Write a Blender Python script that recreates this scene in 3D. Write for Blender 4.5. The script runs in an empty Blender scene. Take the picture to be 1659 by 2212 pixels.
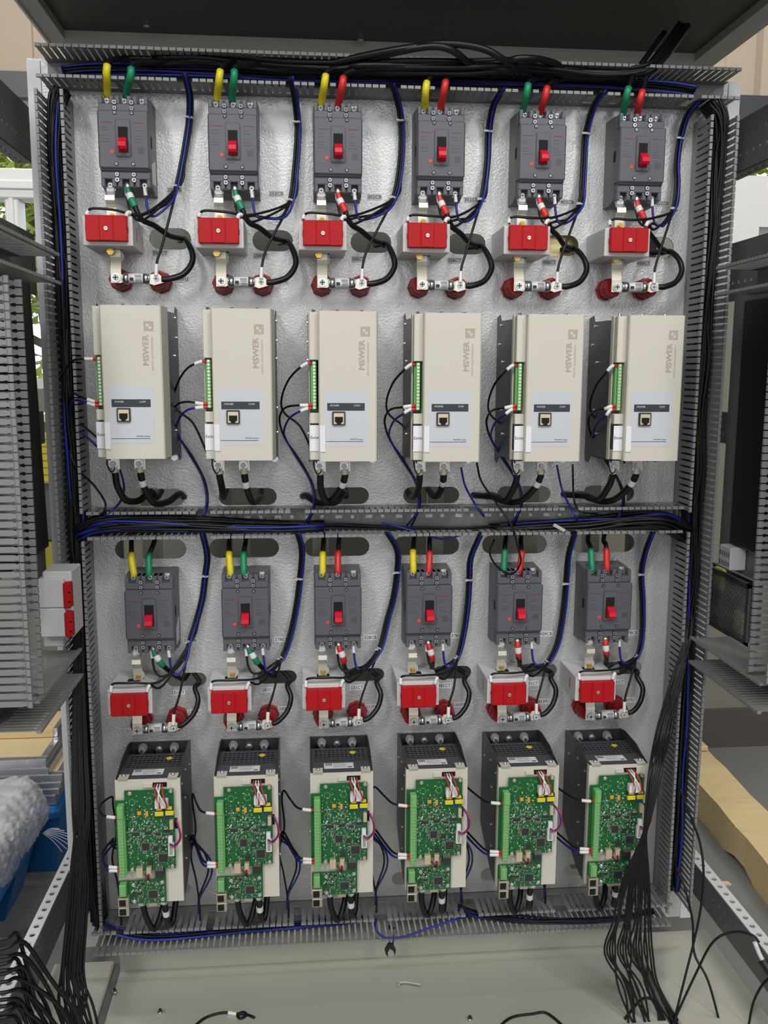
import bpy, bmesh, math, random
import numpy as np
from mathutils import Matrix, Vector

# ------------------------------------------------------------------ camera, world, lamps, exposure
SC = bpy.context.scene
COL = SC.collection
Z0 = 1.5                                   # height of the upper slot row above the workshop floor
FPX = 1944.836                             # focal length in pixels of the 1659 x 2212 frame
CAMP = np.array([0.18026532, -1.64723637, -0.22980877])
def _rot(a):
    t = np.linalg.norm(a); k = a / t
    K = np.array([[0, -k[2], k[1]], [k[2], 0, -k[0]], [-k[1], k[0], 0]])
    return np.eye(3) + math.sin(t) * K + (1 - math.cos(t)) * K @ K
RM = _rot(np.array([0.15283067, -0.09015427, -0.00297406])) @ np.array([[1, 0, 0], [0, 0, -1], [0, 1, 0.]])
cd = bpy.data.cameras.new('camera'); cam = bpy.data.objects.new('camera', cd); COL.objects.link(cam)
cd.sensor_fit = 'VERTICAL'; cd.sensor_height = 36.0; cd.lens = FPX / 2212 * 36.0
cd.clip_start = 0.05; cd.clip_end = 200
m4 = Matrix.Identity(4)
for r in range(3):
    m4[r][0] = RM[0][r]; m4[r][1] = -RM[1][r]; m4[r][2] = -RM[2][r]
    m4[r][3] = CAMP[r] + (Z0 if r == 2 else 0)
cam.matrix_world = m4
SC.camera = cam

W = bpy.data.worlds.new('daylight'); SC.world = W; W.use_nodes = True
W.node_tree.nodes['Background'].inputs[0].default_value = (0.86, 0.93, 1.0, 1)
W.node_tree.nodes['Background'].inputs[1].default_value = 1.7

def area(name, loc, target, sx, sy, power, color=(1, 0.97, 0.92)):
    l = bpy.data.lights.new(name, 'AREA'); l.shape = 'RECTANGLE'; l.size = sx; l.size_y = sy
    l.energy = power; l.color = color
    o = bpy.data.objects.new(name, l); COL.objects.link(o); o.location = loc
    o.rotation_euler = (Vector(target) - Vector(loc)).to_track_quat('-Z', 'Y').to_euler()
    return o
area('ceiling_or_fill_lamp', (-1.7, -4.2, 3.9), (-0.1, 0, 1.2), 0.5, 1.8, 70, (1, 0.985, 0.965))
area('ceiling_or_fill_lamp', (2.5, -4.4, 3.9), (0.8, 0, 1.2), 0.5, 1.8, 55, (1, 0.985, 0.965))
area('ceiling_or_fill_lamp', (0.5, -2.3, 3.5), (0.35, 0, 1.3), 1.5, 0.5, 34, (1, 0.985, 0.965))
area('ceiling_or_fill_lamp', (-1.6, 0.5, 4.4), (-1.4, 0.8, 0.0), 1.5, 0.3, 30, (1, 0.985, 0.965))  # fill light added over the rear aisle to brighten the back wall
area('ceiling_or_fill_lamp', (2.4, 0.5, 4.4), (2.2, 0.8, 0.0), 1.5, 0.3, 36, (1, 0.985, 0.965))  # second added fill, brightens the wall behind on the right
area('front_fill', (0.2, -8.7, 1.9), (0.3, 0, 1.4), 7.0, 2.2, 120, (0.98, 0.99, 1.0))  # added frontal fill light, the front wall has no window
SC.view_settings.view_transform = 'Standard'; SC.view_settings.look = 'None'
SC.view_settings.gamma = 1.0; SC.view_settings.exposure = 0.22
SC.view_settings.use_curve_mapping = False

# ------------------------------------------------------------------ helpers
def U(u, v, d=0.0):
    """point of the photograph's pixel (u, v) at distance d in front of the mounting panel"""
    r = RM.T @ np.array([(u - 829.5) / FPX, (v - 1106.0) / FPX, 1.0])
    t = (-d - CAMP[1]) / r[1]; p = CAMP + t * r
    return Vector((p[0], p[1], p[2] + Z0))
def UX(u, v, X):
    r = RM.T @ np.array([(u - 829.5) / FPX, (v - 1106.0) / FPX, 1.0])
    t = (X - CAMP[0]) / r[0]; p = CAMP + t * r
    return Vector((p[0], p[1], p[2] + Z0))
def UZ(u, v, Z):
    r = RM.T @ np.array([(u - 829.5) / FPX, (v - 1106.0) / FPX, 1.0])
    t = (Z - Z0 - CAMP[2]) / r[2]; p = CAMP + t * r
    return Vector((p[0], p[1], p[2] + Z0))
def lin(c):
    c /= 255.0
    return c / 12.92 if c <= 0.04045 else ((c + 0.055) / 1.055) ** 2.4
MATS = {}
def mat(name, rgb, rough=0.5, metal=0.0, bump=0.0, bscale=300.0, var=0.0, vscale=6.0, spec=0.5, alpha=1.0, trans=0.0, stretch=None, coat=0.0):
    m = bpy.data.materials.new(name); m.use_nodes = True; nt = m.node_tree
    b = nt.nodes['Principled BSDF']
    col = (lin(rgb[0]), lin(rgb[1]), lin(rgb[2]), 1)
    b.inputs['Base Color'].default_value = col
    b.inputs['Roughness'].default_value = rough; b.inputs['Metallic'].default_value = metal
    b.inputs['Specular IOR Level'].default_value = spec
    b.inputs['Alpha'].default_value = alpha
    b.inputs['Transmission Weight'].default_value = trans
    b.inputs['Coat Weight'].default_value = coat
    if bump or var:
        tc = nt.nodes.new('ShaderNodeTexCoord'); src = tc.outputs['Object']
        if stretch:
            mp = nt.nodes.new('ShaderNodeMapping'); mp.inputs['Scale'].default_value = stretch
            nt.links.new(src, mp.inputs['Vector']); src = mp.outputs['Vector']
    if bump:
        n = nt.nodes.new('ShaderNodeTexNoise'); n.inputs['Scale'].default_value = bscale; n.inputs['Detail'].default_value = 3
        nt.links.new(src, n.inputs['Vector'])
        bp = nt.nodes.new('ShaderNodeBump'); bp.inputs['Strength'].default_value = bump; bp.inputs['Distance'].default_value = 0.002
        nt.links.new(n.outputs['Fac'], bp.inputs['Height']); nt.links.new(bp.outputs['Normal'], b.inputs['Normal'])
    if var:
        n2 = nt.nodes.new('ShaderNodeTexNoise'); n2.inputs['Scale'].default_value = vscale; n2.inputs['Detail'].default_value = 4
        nt.links.new(src, n2.inputs['Vector'])
        mx = nt.nodes.new('ShaderNodeMix'); mx.data_type = 'RGBA'
        mx.inputs['A'].default_value = tuple(c * (1 - var) for c in col[:3]) + (1,)
        mx.inputs['B'].default_value = tuple(min(1, c * (1 + var)) for c in col[:3]) + (1,)
        nt.links.new(n2.outputs['Fac'], mx.inputs['Factor']); nt.links.new(mx.outputs['Result'], b.inputs['Base Color'])
    MATS[name] = m
    return m
mat('zinc', (196, 197, 196), 0.36, 0.35, 0.5, 300, 0.06, 9)
mat('duct', (132, 134, 132), 0.45, 0, 0.0)
mat('graphite', (88, 90, 98), 0.45, 0, 0.05, 600)
mat('graphite_dark', (74, 76, 83), 0.5, 0, 0.05, 600)
mat('steel_dark', (66, 68, 73), 0.4, 0.2)
mat('black', (24, 24, 26), 0.5)
mat('void', (7, 7, 8), 0.8)
mat('wire_black', (19, 19, 21), 0.45, spec=0.35)
mat('cable_black', (18, 18, 20), 0.38, spec=0.4)
mat('wire_blue', (18, 34, 130), 0.42)
mat('wire_red', (190, 35, 45), 0.4)
mat('white', (226, 226, 226), 0.5)
mat('paper', (232, 232, 238), 0.7)
mat('ink', (40, 40, 44), 0.7)
mat('ink_soft', (120, 122, 126), 0.7)
mat('red_handle', (208, 16, 46), 0.4, spec=0.3)
mat('red_cover', (178, 16, 24), 0.5, spec=0.25)
mat('red_insul', (150, 14, 26), 0.4, spec=0.3)
mat('orange', (214, 74, 48), 0.5)
mat('ct_white', (206, 206, 206), 0.45)
mat('chrome', (214, 216, 220), 0.22, 0.95)
mat('tin', (214, 212, 200), 0.33, 0.75)
mat('cream_metal', (224, 219, 200), 0.4, 0.35)
mat('brass', (205, 168, 88), 0.3, 0.9)
mat('copper', (205, 130, 90), 0.35, 0.9)
mat('nylon', (196, 198, 198), 0.3, 0, alpha=0.75)
mat('clear', (225, 230, 235), 0.15, 0, alpha=0.35)
mat('beige', (208, 204, 190), 0.5, 0, 0.04, 900)
mat('beige_ink', (176, 170, 156), 0.6)
mat('panel_blue', (200, 204, 209), 0.5)
mat('navy', (48, 52, 64), 0.5)
mat('gold_frame', (214, 196, 166), 0.4, 0.3)
mat('sleeve_yellow', (222, 206, 30), 0.45)
mat('sleeve_green', (22, 134, 92), 0.45)
mat('sleeve_red', (206, 44, 42), 0.45)
mat('terminal_green', (118, 184, 108), 0.4)
mat('pcb', (16, 96, 46), 0.4, 0, 0, var=0.18, vscale=60)
mat('chip', (46, 46, 50), 0.4)
mat('smd_tan', (150, 128, 92), 0.5)
mat('smd_orange', (224, 158, 50), 0.45)
mat('smd_yellow', (226, 208, 40), 0.4)
mat('smd_blue', (30, 80, 170), 0.45)
mat('smd_grey', (170, 176, 170), 0.35, 0.4)
mat('port_metal', (176, 168, 150), 0.35, 0.5)
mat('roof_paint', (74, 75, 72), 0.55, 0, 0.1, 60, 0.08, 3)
mat('beam_grey', (176, 177, 170), 0.5, 0.1)
mat('rail_grey', (104, 105, 106), 0.5, 0.2)
mat('rail_white', (214, 216, 218), 0.45, 0.1)
mat('pan', (184, 184, 174), 0.42, 0.15, 0.08, 70, 0.05, 3)
mat('floor_paint', (126, 127, 125), 0.55, 0, 0.03, 120, 0.08, 2)
mat('wall_tan', (186, 170, 150), 0.7, 0, 0.02, 40, 0.04, 1.5)
mat('wall_low', (140, 137, 126), 0.8, 0, 0.02, 40, 0.03, 1.5)
mat('wall_hall', (170, 168, 162), 0.85, 0, 0.02, 20, 0.03, 1)
mat('skirting', (92, 84, 82), 0.6)
mat('frame_white', (232, 232, 230), 0.4)
mat('wood', (222, 198, 150), 0.65, 0, 0.1, 40, 0.16, 7, stretch=(1, 12, 12))
mat('plywood', (226, 206, 160), 0.55, 0, 0, var=0.06, vscale=5)
mat('alu', (198, 202, 208), 0.28, 0.85, 0.05, 80)
mat('pallet_blue', (24, 106, 176), 0.4, 0, 0.04, 90)
mat('film', (232, 234, 238), 0.18, 0, 1.0, 60, alpha=0.6)
mat('leaf_light', (200, 214, 104), 0.6)
mat('leaf_mid', (150, 176, 78), 0.6)
mat('bark', (92, 78, 62), 0.8)
mat('print_blue', (52, 50, 150), 0.5)
mat('foam', (176, 170, 66), 0.8)
mat('grey_plate', (112, 115, 118), 0.4, 0.3)
mat('zinc_yellow', (222, 206, 150), 0.3, 0.6, 0.1, 20, 0.15, 8)
def glass():
    m = bpy.data.materials.new('window_glass'); m.use_nodes = True; nt = m.node_tree
    nt.nodes.clear(); o = nt.nodes.new('ShaderNodeOutputMaterial'); mx = nt.nodes.new('ShaderNodeMixShader')
    t = nt.nodes.new('ShaderNodeBsdfTransparent'); g = nt.nodes.new('ShaderNodeBsdfGlossy'); g.inputs['Roughness'].default_value = 0.05
    mx.inputs[0].default_value = 0.06
    nt.links.new(t.outputs[0], mx.inputs[1]); nt.links.new(g.outputs[0], mx.inputs[2]); nt.links.new(mx.outputs[0], o.inputs[0])
    MATS['glass'] = m
glass()

class MB:
    def __init__(s): s.v = []; s.f = []; s.m = []; s.mats = []; s.sm = []
    def mi(s, m):
        if m not in s.mats: s.mats.append(m)
        return s.mats.index(m)
    def add(s, vs, fs, m, smooth=False):
        b = len(s.v); s.v += [tuple(p) for p in vs]; k = s.mi(m)
        for f in fs: s.f.append(tuple(b + i for i in f)); s.m.append(k); s.sm.append(smooth)
        return s
    def box(s, x0, x1, y0, y1, z0, z1, m, c=0.0):
        if x0 > x1: x0, x1 = x1, x0
        if y0 > y1: y0, y1 = y1, y0
        if z0 > z1: z0, z1 = z1, z0
        if c <= 0:
            vs = [(x0, y0, z0), (x1, y0, z0), (x1, y1, z0), (x0, y1, z0), (x0, y0, z1), (x1, y0, z1), (x1, y1, z1), (x0, y1, z1)]
            return s.add(vs, [(0, 3, 2, 1), (4, 5, 6, 7), (0, 1, 5, 4), (2, 3, 7, 6), (1, 2, 6, 5), (3, 0, 4, 7)], m)
        c = min(c, (x1 - x0) / 2.01, (y1 - y0) / 2.01, (z1 - z0) / 2.01)
        bm = bmesh.new()
        vs = [bm.verts.new(p) for p in [(x0, y0, z0), (x1, y0, z0), (x1, y1, z0), (x0, y1, z0), (x0, y0, z1), (x1, y0, z1), (x1, y1, z1), (x0, y1, z1)]]
        for f in [(0, 3, 2, 1), (4, 5, 6, 7), (0, 1, 5, 4), (2, 3, 7, 6), (1, 2, 6, 5), (3, 0, 4, 7)]: bm.faces.new([vs[i] for i in f])
        bmesh.ops.bevel(bm, geom=list(bm.edges), offset=c, segments=1, affect='EDGES', profile=0.5)
        bm.verts.index_update()
        s.add([v.co[:] for v in bm.verts], [[v.index for v in f.verts] for f in bm.faces], m); bm.free()
        return s
    def prism(s, poly, axis, a0, a1, m):
        """poly: 2-D outline; axis 'x': (y,z); 'y': (x,z); 'z': (x,y)"""
        def P(p, a): return (a, p[0], p[1]) if axis == 'x' else ((p[0], a, p[1]) if axis == 'y' else (p[0], p[1], a))
        n = len(poly)
        area2 = sum(poly[i][0] * poly[(i + 1) % n][1] - poly[(i + 1) % n][0] * poly[i][1] for i in range(n))
        if (area2 < 0) != (axis == 'y'): poly = poly[::-1]
        if a0 > a1: a0, a1 = a1, a0
        vs = [P(p, a0) for p in poly] + [P(p, a1) for p in poly]
        fs = [tuple(range(n))[::-1], tuple(range(n, 2 * n))] + [(i, (i + 1) % n, n + (i + 1) % n, n + i) for i in range(n)]
        return s.add(vs, fs, m)
    def cyl(s, p0, p1, r, m, n=12, r1=None, rot=0.0):
        p0 = Vector(p0); p1 = Vector(p1); a = (p1 - p0).normalized(); r1 = r if r1 is None else r1
        t = Vector((0, 0, 1)) if abs(a.z) < 0.9 else Vector((1, 0, 0))
        x = a.cross(t).normalized(); y = a.cross(x)
        ring = [(math.cos(2 * math.pi * i / n + rot), math.sin(2 * math.pi * i / n + rot)) for i in range(n)]
        vs = [p0 + (x * c + y * q) * r for c, q in ring] + [p1 + (x * c + y * q) * r1 for c, q in ring]
        s.add(vs, [(i, (i + 1) % n, n + (i + 1) % n, n + i)[::-1] for i in range(n)], m, n > 8)
        k = len(s.v) - 2 * n; s.f.append(tuple(k + i for i in range(n))); s.f.append(tuple(k + n + i for i in range(n))[::-1])
        s.m += [s.mi(m)] * 2; s.sm += [False] * 2
        return s
    def tube(s, pts, r, m, n=8):
        pts = [Vector(p) for p in pts]; N = len(pts); vs = []; prev = None
        for i, p in enumerate(pts):
            t = (pts[min(i + 1, N - 1)] - pts[max(i - 1, 0)])
            t = t.normalized() if t.length > 1e-9 else Vector((0, 0, 1))
            if prev is None:
                q = Vector((0, 1, 0)) if abs(t.y) < 0.9 else Vector((1, 0, 0)); x = t.cross(q).normalized()
            else:
                x = (prev - t * prev.dot(t)); x = x.normalized() if x.length > 1e-6 else t.cross(Vector((0, 1, 0.1))).normalized()
            prev = x; y = t.cross(x)
            vs += [p + (x * math.cos(2 * math.pi * k / n) + y * math.sin(2 * math.pi * k / n)) * r for k in range(n)]
        fs = [(i * n + k, i * n + (k + 1) % n, (i + 1) * n + (k + 1) % n, (i + 1) * n + k) for i in range(N - 1) for k in range(n)]
        s.add(vs, fs, m, True)
        b = len(s.v) - N * n
        s.f.append(tuple(b + k for k in range(n))[::-1]); s.f.append(tuple(b + (N - 1) * n + k for k in range(n)))
        s.m += [s.mi(m)] * 2; s.sm += [False] * 2
        return s
    def merge(s, me, m, M=None):
        vs = [(M @ v.co)[:] if M else v.co[:] for v in me.vertices]
        return s.add(vs, [tuple(p.vertices) for p in me.polygons], m)
    def mesh(s, name):
        me = bpy.data.meshes.new(name); me.from_pydata(s.v, [], s.f)
        for m in s.mats: me.materials.append(MATS[m])
        me.polygons.foreach_set('material_index', s.m); me.polygons.foreach_set('use_smooth', s.sm)
        me.update(); return me
    def build(s, name, parent=None, loc=None): return inst(name, s.mesh(name), parent, loc)

def inst(name, me, parent=None, loc=None, rot=None, M=None):
    o = bpy.data.objects.new(name, me); COL.objects.link(o)
    if parent: o.parent = parent
    if M is not None: o.matrix_local = M
    if loc is not None: o.location = loc
    if rot is not None: o.rotation_euler = rot
    return o
def tag(o, label=None, cat=None, group=None, kind=None):
    if label: o['label'] = label
    if cat: o['category'] = cat
    if group: o['group'] = group
    if kind: o['kind'] = kind
    return o
def empty(name, loc, label, cat, group=None):
    o = bpy.data.objects.new(name, None); COL.objects.link(o); o.location = loc; o.empty_display_size = 0.02
    return tag(o, label, cat, group)
KIDS = {}
def copy_tree(o, parent=None):
    c = o.copy(); COL.objects.link(c)
    if parent: c.parent = parent
    for ch in [x for x in bpy.data.objects if x.parent == o]: copy_tree(ch, c)
    return c
def struct(name, mb): return tag(mb.build(name), kind='structure')
def plate_holes(outer, holes, th, name='plate'):
    """flat plate in local x,y with round-cornered holes, thickness th along local z"""
    cu = bpy.data.curves.new(name, 'CURVE'); cu.dimensions = '2D'; cu.fill_mode = 'BOTH'; cu.extrude = th / 2
    for pts in [outer] + holes:
        sp = cu.splines.new('POLY'); sp.points.add(len(pts) - 1); sp.use_cyclic_u = True
        for q, p in zip(sp.points, pts): q.co = (p[0], p[1], 0, 1)
    o = bpy.data.objects.new(name, cu); COL.objects.link(o)
    dg = bpy.context.evaluated_depsgraph_get(); me = bpy.data.meshes.new_from_object(o.evaluated_get(dg))
    bpy.data.objects.remove(o); bpy.data.curves.remove(cu); me.name = name
    return me
def slot(cx, cy, w, h, n=7):
    r = h / 2; a = w / 2 - r
    if a < 0: r = w / 2; a = h / 2 - r; return [(cx + r * math.cos(t), cy + a + r * math.sin(t)) for t in np.linspace(0, math.pi, n)] + [(cx - r * math.cos(t), cy - a - r * math.sin(t)) for t in np.linspace(0, math.pi, n)]
    return [(cx + a + r * math.sin(t), cy - r * math.cos(t)) for t in np.linspace(0, math.pi, n)] + [(cx - a - r * math.sin(t), cy + r * math.cos(t)) for t in np.linspace(0, math.pi, n)]
TXT = {}
def text_mesh(s, size, m, align='CENTER'):
    k = (s, size, m, align)
    if k not in TXT:
        cu = bpy.data.curves.new('printed_text', 'FONT'); cu.body = s; cu.size = size; cu.align_x = align; cu.align_y = 'CENTER'; cu.resolution_u = 2
        o = bpy.data.objects.new('printed_text', cu); COL.objects.link(o)
        dg = bpy.context.evaluated_depsgraph_get(); me = bpy.data.meshes.new_from_object(o.evaluated_get(dg))
        bpy.data.objects.remove(o); bpy.data.curves.remove(cu)
        me.materials.clear(); me.materials.append(MATS[m]); TXT[k] = me
    return TXT[k]
H = math.pi / 2
def text(parent, s, size, loc, m='ink', roll=0.0, align='CENTER', name='printed_text'):
    M = Matrix.Translation(loc) @ Matrix.Rotation(H, 4, 'X') @ Matrix.Rotation(roll, 4, 'Z')
    return inst(name, text_mesh(s, size, m, align), parent, M=M)
def spline(pts, n=6):
    P = [Vector(p) for p in pts]
    if len(P) < 3: return [P[0].lerp(P[-1], i / n) for i in range(n + 1)]
    out = []
    for i in range(len(P) - 1):
        a = P[i - 1] if i else P[0] * 2 - P[1]; b = P[i]; c = P[i + 1]; d = P[i + 2] if i + 2 < len(P) else P[-1] * 2 - P[-2]
        for k in range(n):
            t = k / n
            out.append(0.5 * ((2 * b) + (c - a) * t + (2 * a - 5 * b + 4 * c - d) * t * t + (3 * b - a - 3 * c + d) * t ** 3))
    out.append(P[-1]); return out
def wire(name, pts, r, m, label, cat='wire', group=None, n=6, sleeves=(), seg=5):
    """one wire as a thing; sleeves: (t0, t1, radius, material, part name) along its length"""
    sp = spline(pts, seg); o0 = sp[0].copy(); sp = [p - o0 for p in sp]
    t = tag(MB().tube(sp, r, m, n).build(name, None, o0), label, cat, group)
    L = [0.0]
    for i in range(1, len(sp)): L.append(L[-1] + (sp[i] - sp[i - 1]).length)
    def at(x):
        x *= L[-1]
        for i in range(1, len(sp)):
            if L[i] >= x:
                q = (x - L[i - 1]) / max(1e-9, L[i] - L[i - 1]); return sp[i - 1].lerp(sp[i], q)
        return sp[-1]
    for t0, t1, rr, mm, nm in sleeves:
        k = 9; MB().tube([at(t0 + (t1 - t0) * i / k) for i in range(k + 1)], rr * 1.07, mm, 8).build(nm, t)
    return t
ORD = ['leftmost', 'second', 'third', 'fourth', 'fifth', 'rightmost']
def screw(mb, x, y, z, r, m='chrome', h=0.002):
    mb.cyl((x, y, z), (x, y - h, z), r, m, 10)
    mb.box(x - r * 0.75, x + r * 0.75, y - h - 0.0004, y - h, z - r * 0.14, z + r * 0.14, 'black')
    mb.box(x - r * 0.14, x + r * 0.14, y - h - 0.0004, y - h, z - r * 0.75, z + r * 0.75, 'black')
# ------------------------------------------------------------------ the hall
YW = 1.2
struct('floor', MB().box(-7, 8, -9, 6, -0.1, 0, 'floor_paint'))
struct('ceiling', MB().box(-7, 8, -9, YW + 0.1, 4.6, 4.7, 'wall_hall'))
struct('wall_left', MB().box(-7.1, -7, -9, YW, 0, 4.6, 'wall_hall'))
struct('wall_right', MB().box(8, 8.1, -9, YW, 0, 4.6, 'wall_hall'))
struct('wall_front', MB().box(-7, 8, -9.1, -9, 0, 4.6, 'wall_hall'))
ZT, ZB = 2.05, 1.22                        # head and sill of the windows
WL, WR = (-2.3, -0.50), (1.50, 3.0)
ZB2 = 1.71
b = MB()
for x0, x1, z0, z1 in ((-7, 8, 0, ZB), (-7, WL[0], ZB, ZT), (WL[1], WR[0], ZB, ZT), (WR[1], 8, ZB, ZT), (WR[0], WR[1], ZB, ZB2)):
    b.box(x0, x1, YW, YW + 0.1, z0, z1, 'wall_low')
wb = struct('wall_back', b)
b = MB().box(-7, 8, YW, YW + 0.1, ZT, 4.6, 'wall_tan')
x = -2.6
while x < 3.6:                             # trapezoid ribs of the upper wall cladding
    b.prism([(x, YW + 0.001), (x + 0.012, YW - 0.022), (x + 0.05, YW - 0.022), (x + 0.062, YW + 0.001)], 'z', ZT + 0.07, 4.6, 'wall_tan'); x += 0.155
struct('wall_back_upper', b)
struct('trim_1', MB().box(-7, 8, YW - 0.03, YW, ZT + 0.0, ZT + 0.07, 'steel_dark'))
struct('baseboard_back', MB().box(-7, 8, YW - 0.02, YW, 0, 0.135, 'skirting'))
for n, (a, c) in ((1, WL), (2, WR)):
    if n == 2: ZB = ZB2
    w = MB()
    for x0, x1, z0, z1 in ((a, c, ZT - 0.03, ZT), (a, c, ZB, ZB + 0.03), (a, a + 0.03, ZB, ZT), (c - 0.03, c, ZB, ZT)):
        w.box(x0, x1, YW + 0.01, YW + 0.08, z0, z1, 'frame_white')
    wo = struct('window_%d' % n, w)
    tr = MB().box(a + 0.03, c - 0.03, YW - 0.005, YW + 0.075, 1.775, 1.86, 'frame_white', 0.004)
    tr.box(a + 0.03, c - 0.03, YW - 0.012, YW, 1.80, 1.825, 'frame_white', 0.003); tr.build('transom', wo)
    xs = (-0.667, -1.2, -1.75) if n == 1 else (2.3,)
    for xm in xs: MB().box(xm - 0.02, xm + 0.02, YW, YW + 0.07, ZB + 0.03, 1.775, 'frame_white', 0.004).box(xm - 0.006, xm + 0.006, YW - 0.006, YW + 0.02, ZB + 0.03, 1.775, 'frame_white').build('mullion', wo)
    MB().box(a + 0.03, c - 0.03, YW + 0.04, YW + 0.044, ZB + 0.03, ZT - 0.03, 'glass').build('pane', wo)
# the tree outside the windows
rnd = random.Random(5)
def tree(x0, x1, y, label):
    t = empty('tree', ((x0 + x1) / 2, y, 0), label, 'tree')
    tr = MB(); pts = [Vector((0, 0.35, 0)), Vector((0.06, 0.32, 1.0)), Vector((-0.05, 0.3, 2.2)), Vector((0.02, 0.3, 3.2))]
    tr.tube(spline(pts), 0.06, 'bark', 8)
    for k in range(7):
        z = 1.1 + 0.28 * k; s = -1 if k % 2 else 1
        tr.tube(spline([Vector((0, 0.3, z)), Vector((0.3 * s, 0.2, z + 0.15)), Vector((0.75 * s, 0.1, z + 0.25))]), 0.018, 'bark', 6)
    tr.build('trunk', t)
    lv = MB(); w = (x1 - x0) / 2
    for k in range(3600):
        c = Vector((rnd.uniform(-w, w), rnd.uniform(-0.35, 0.6), rnd.uniform(1.1, 3.0)))
        if math.sin(c.x * 9 + c.z * 7) + math.sin(c.z * 13 - c.x * 5) < -0.55: continue
        d = Vector((rnd.gauss(0, 1), rnd.gauss(0, 1), rnd.gauss(0, 1))).normalized(); e = d.cross(Vector((0.3, 0.2, 1))).normalized()
        s = rnd.uniform(0.03, 0.062); nn = d.cross(e) * s * 0.25
        lv.add([c - d * s, c + e * s * 0.45 + nn, c + d * s, c - e * s * 0.45 + nn], [(0, 1, 2, 3)], rnd.choice(['leaf_light', 'leaf_light', 'leaf_mid']))
    tag(lv.build('foliage', t), kind='stuff')
tree(-1.35, -0.55, 2.3, 'sunlit green tree outside the left window')
tree(1.75, 2.75, 2.3, 'sunlit green tree outside the right window, mostly hidden')

mat('rear_grey', (128, 129, 124), 0.6)
# ------------------------------------------------------------------ the cabinet: roof, rails, floor pan
cab = empty('cabinet', (0.36, 0.1, 0.05), 'grey sheet steel switch cabinet frame with dark roof and punched rails', 'cabinet')
cab.location = (0, 0, 0)
XL, XR = -0.34, 1.035
ZR = Z0 + 0.416
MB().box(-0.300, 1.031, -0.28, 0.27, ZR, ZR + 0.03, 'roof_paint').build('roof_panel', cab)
b = MB().box(-0.30, -0.265, -0.75, 0.27, Z0 + 0.40, ZR, 'beam_grey'); b.box(-0.302, -0.298, -0.75, 0.27, Z0 + 0.396, ZR, 'frame_white'); b.build('roof_beam', cab)
MB().box(0.983, 1.032, -0.75, 0.27, Z0 + 0.40, ZR, 'beam_grey').build('roof_beam', cab)
MB().box(-0.265, 0.983, 0.24, 0.27, Z0 + 0.30, Z0 + 0.416, 'beam_grey').build('roof_beam', cab)
b = MB()
for x, y in ((-0.10, 0.17), (0.30, 0.20)): b.cyl((x, y, ZR), (x, y, ZR - 0.012), 0.006, 'chrome', 8)
b.build('roof_bolt', cab)
RY = Matrix.Rotation(H, 4, 'Y')
def rail(zt, zb, X, side, y0, y1, topw, mtop, mside, label=None, rows=2, hole_top=True):
    """punched C rail running in depth; side +1: inner face looks to +x"""
    L = y1 - y0; p = 0.025; n = int(L / p)
    holes = []
    for r in range(rows):
        zz = (zb + (zt - zb) * (r + 1) / (rows + 1)) - zb
        holes += [slot(p * (k + 0.5 + 0.25 * (r % 2)), zz, 0.006, 0.010, 4) for k in range(n)]
    me = plate_holes([(0, 0), (L, 0), (L, zt - zb), (0, zt - zb)], holes, 0.003, 'rail_side'); me.materials.append(MATS[mside])
    M = Matrix(((0, 0, 1, X), (1, 0, 0, y0), (0, 1, 0, zb), (0, 0, 0, 1)))
    r = inst('punched_rail', me, cab, M=M)
    if label: r['label'] = label
    for zz, mm in ((zt, mtop),) + (((zb, mside),) if topw > 0.025 else ()):
        h2 = [slot(p * 1.1 * (k + 0.6), topw / 2, 0.013, 0.011, 5) for k in range(int(L / (p * 1.1)))] if hole_top else []
        me2 = plate_holes([(0, 0), (L, 0), (L, topw), (0, topw)], h2, 0.003, 'rail_flange'); me2.materials.append(MATS[mm])
        xx = X - side * topw / 2
        M2 = Matrix(((0, 1, 0, xx - topw / 2), (1, 0, 0, y0), (0, 0, -1, zz), (0, 0, 0, 1)))
        q = inst('rail_flange', me2, r); q.matrix_local = M.inverted() @ M2
    return r
rail(Z0 - 1.288, Z0 - 1.372, -0.328, 1, -0.62, 0.34, 0.024, 'rail_white', 'rail_grey', 'base rail on the left with white punched top face')
rail(Z0 - 1.292, Z0 - 1.36, 1.03, -1, -0.62, 0.34, 0.026, 'rail_white', 'rail_grey', 'base rail on the right with white punched top face')
for X, s in ((-0.315, 1), (1.02, -1)):
    rail(Z0 + 0.25, Z0 + 0.155, X, s, -0.45, 0.16, 0.03, 'rail_grey', 'rail_grey')
    rail(Z0 + 0.022, Z0 - 0.088, X, s, -0.45, 0.14, 0.02, 'rail_grey', 'rail_grey', hole_top=False)
    rail(Z0 - 0.305, Z0 - 0.365, X, s, -0.1, 0.14, 0.02, 'rail_grey', 'rail_grey', hole_top=False)
ZP = Z0 - 1.40
b = MB().box(-0.19, 0.838, -0.11, 0.02, ZP - 0.012, ZP - 0.004, 'pan').box(-0.19, 0.838, -0.62, -0.111, ZP - 0.012, ZP, 'pan', 0.003)
b.box(-0.19, 0.838, 0.02, 0.026, ZP - 0.012, ZP + 0.05, 'pan'); b.build('floor_plate', cab)
MB().box(-0.325, -0.206, -0.62, 0.05, ZP - 0.012, ZP, 'pan', 0.003).build('floor_plate', cab)
MB().box(0.856, 1.028, -0.62, 0.05, ZP - 0.012, ZP, 'pan', 0.003).build('floor_plate', cab)
MB().box(-0.206, -0.19, -0.62, 0.05, ZP - 0.012, ZP - 0.008, 'rail_grey').build('floor_channel', cab)
MB().box(0.838, 0.856, -0.62, 0.05, ZP - 0.012, ZP - 0.008, 'rail_grey').build('floor_channel', cab)
b = MB()
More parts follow.
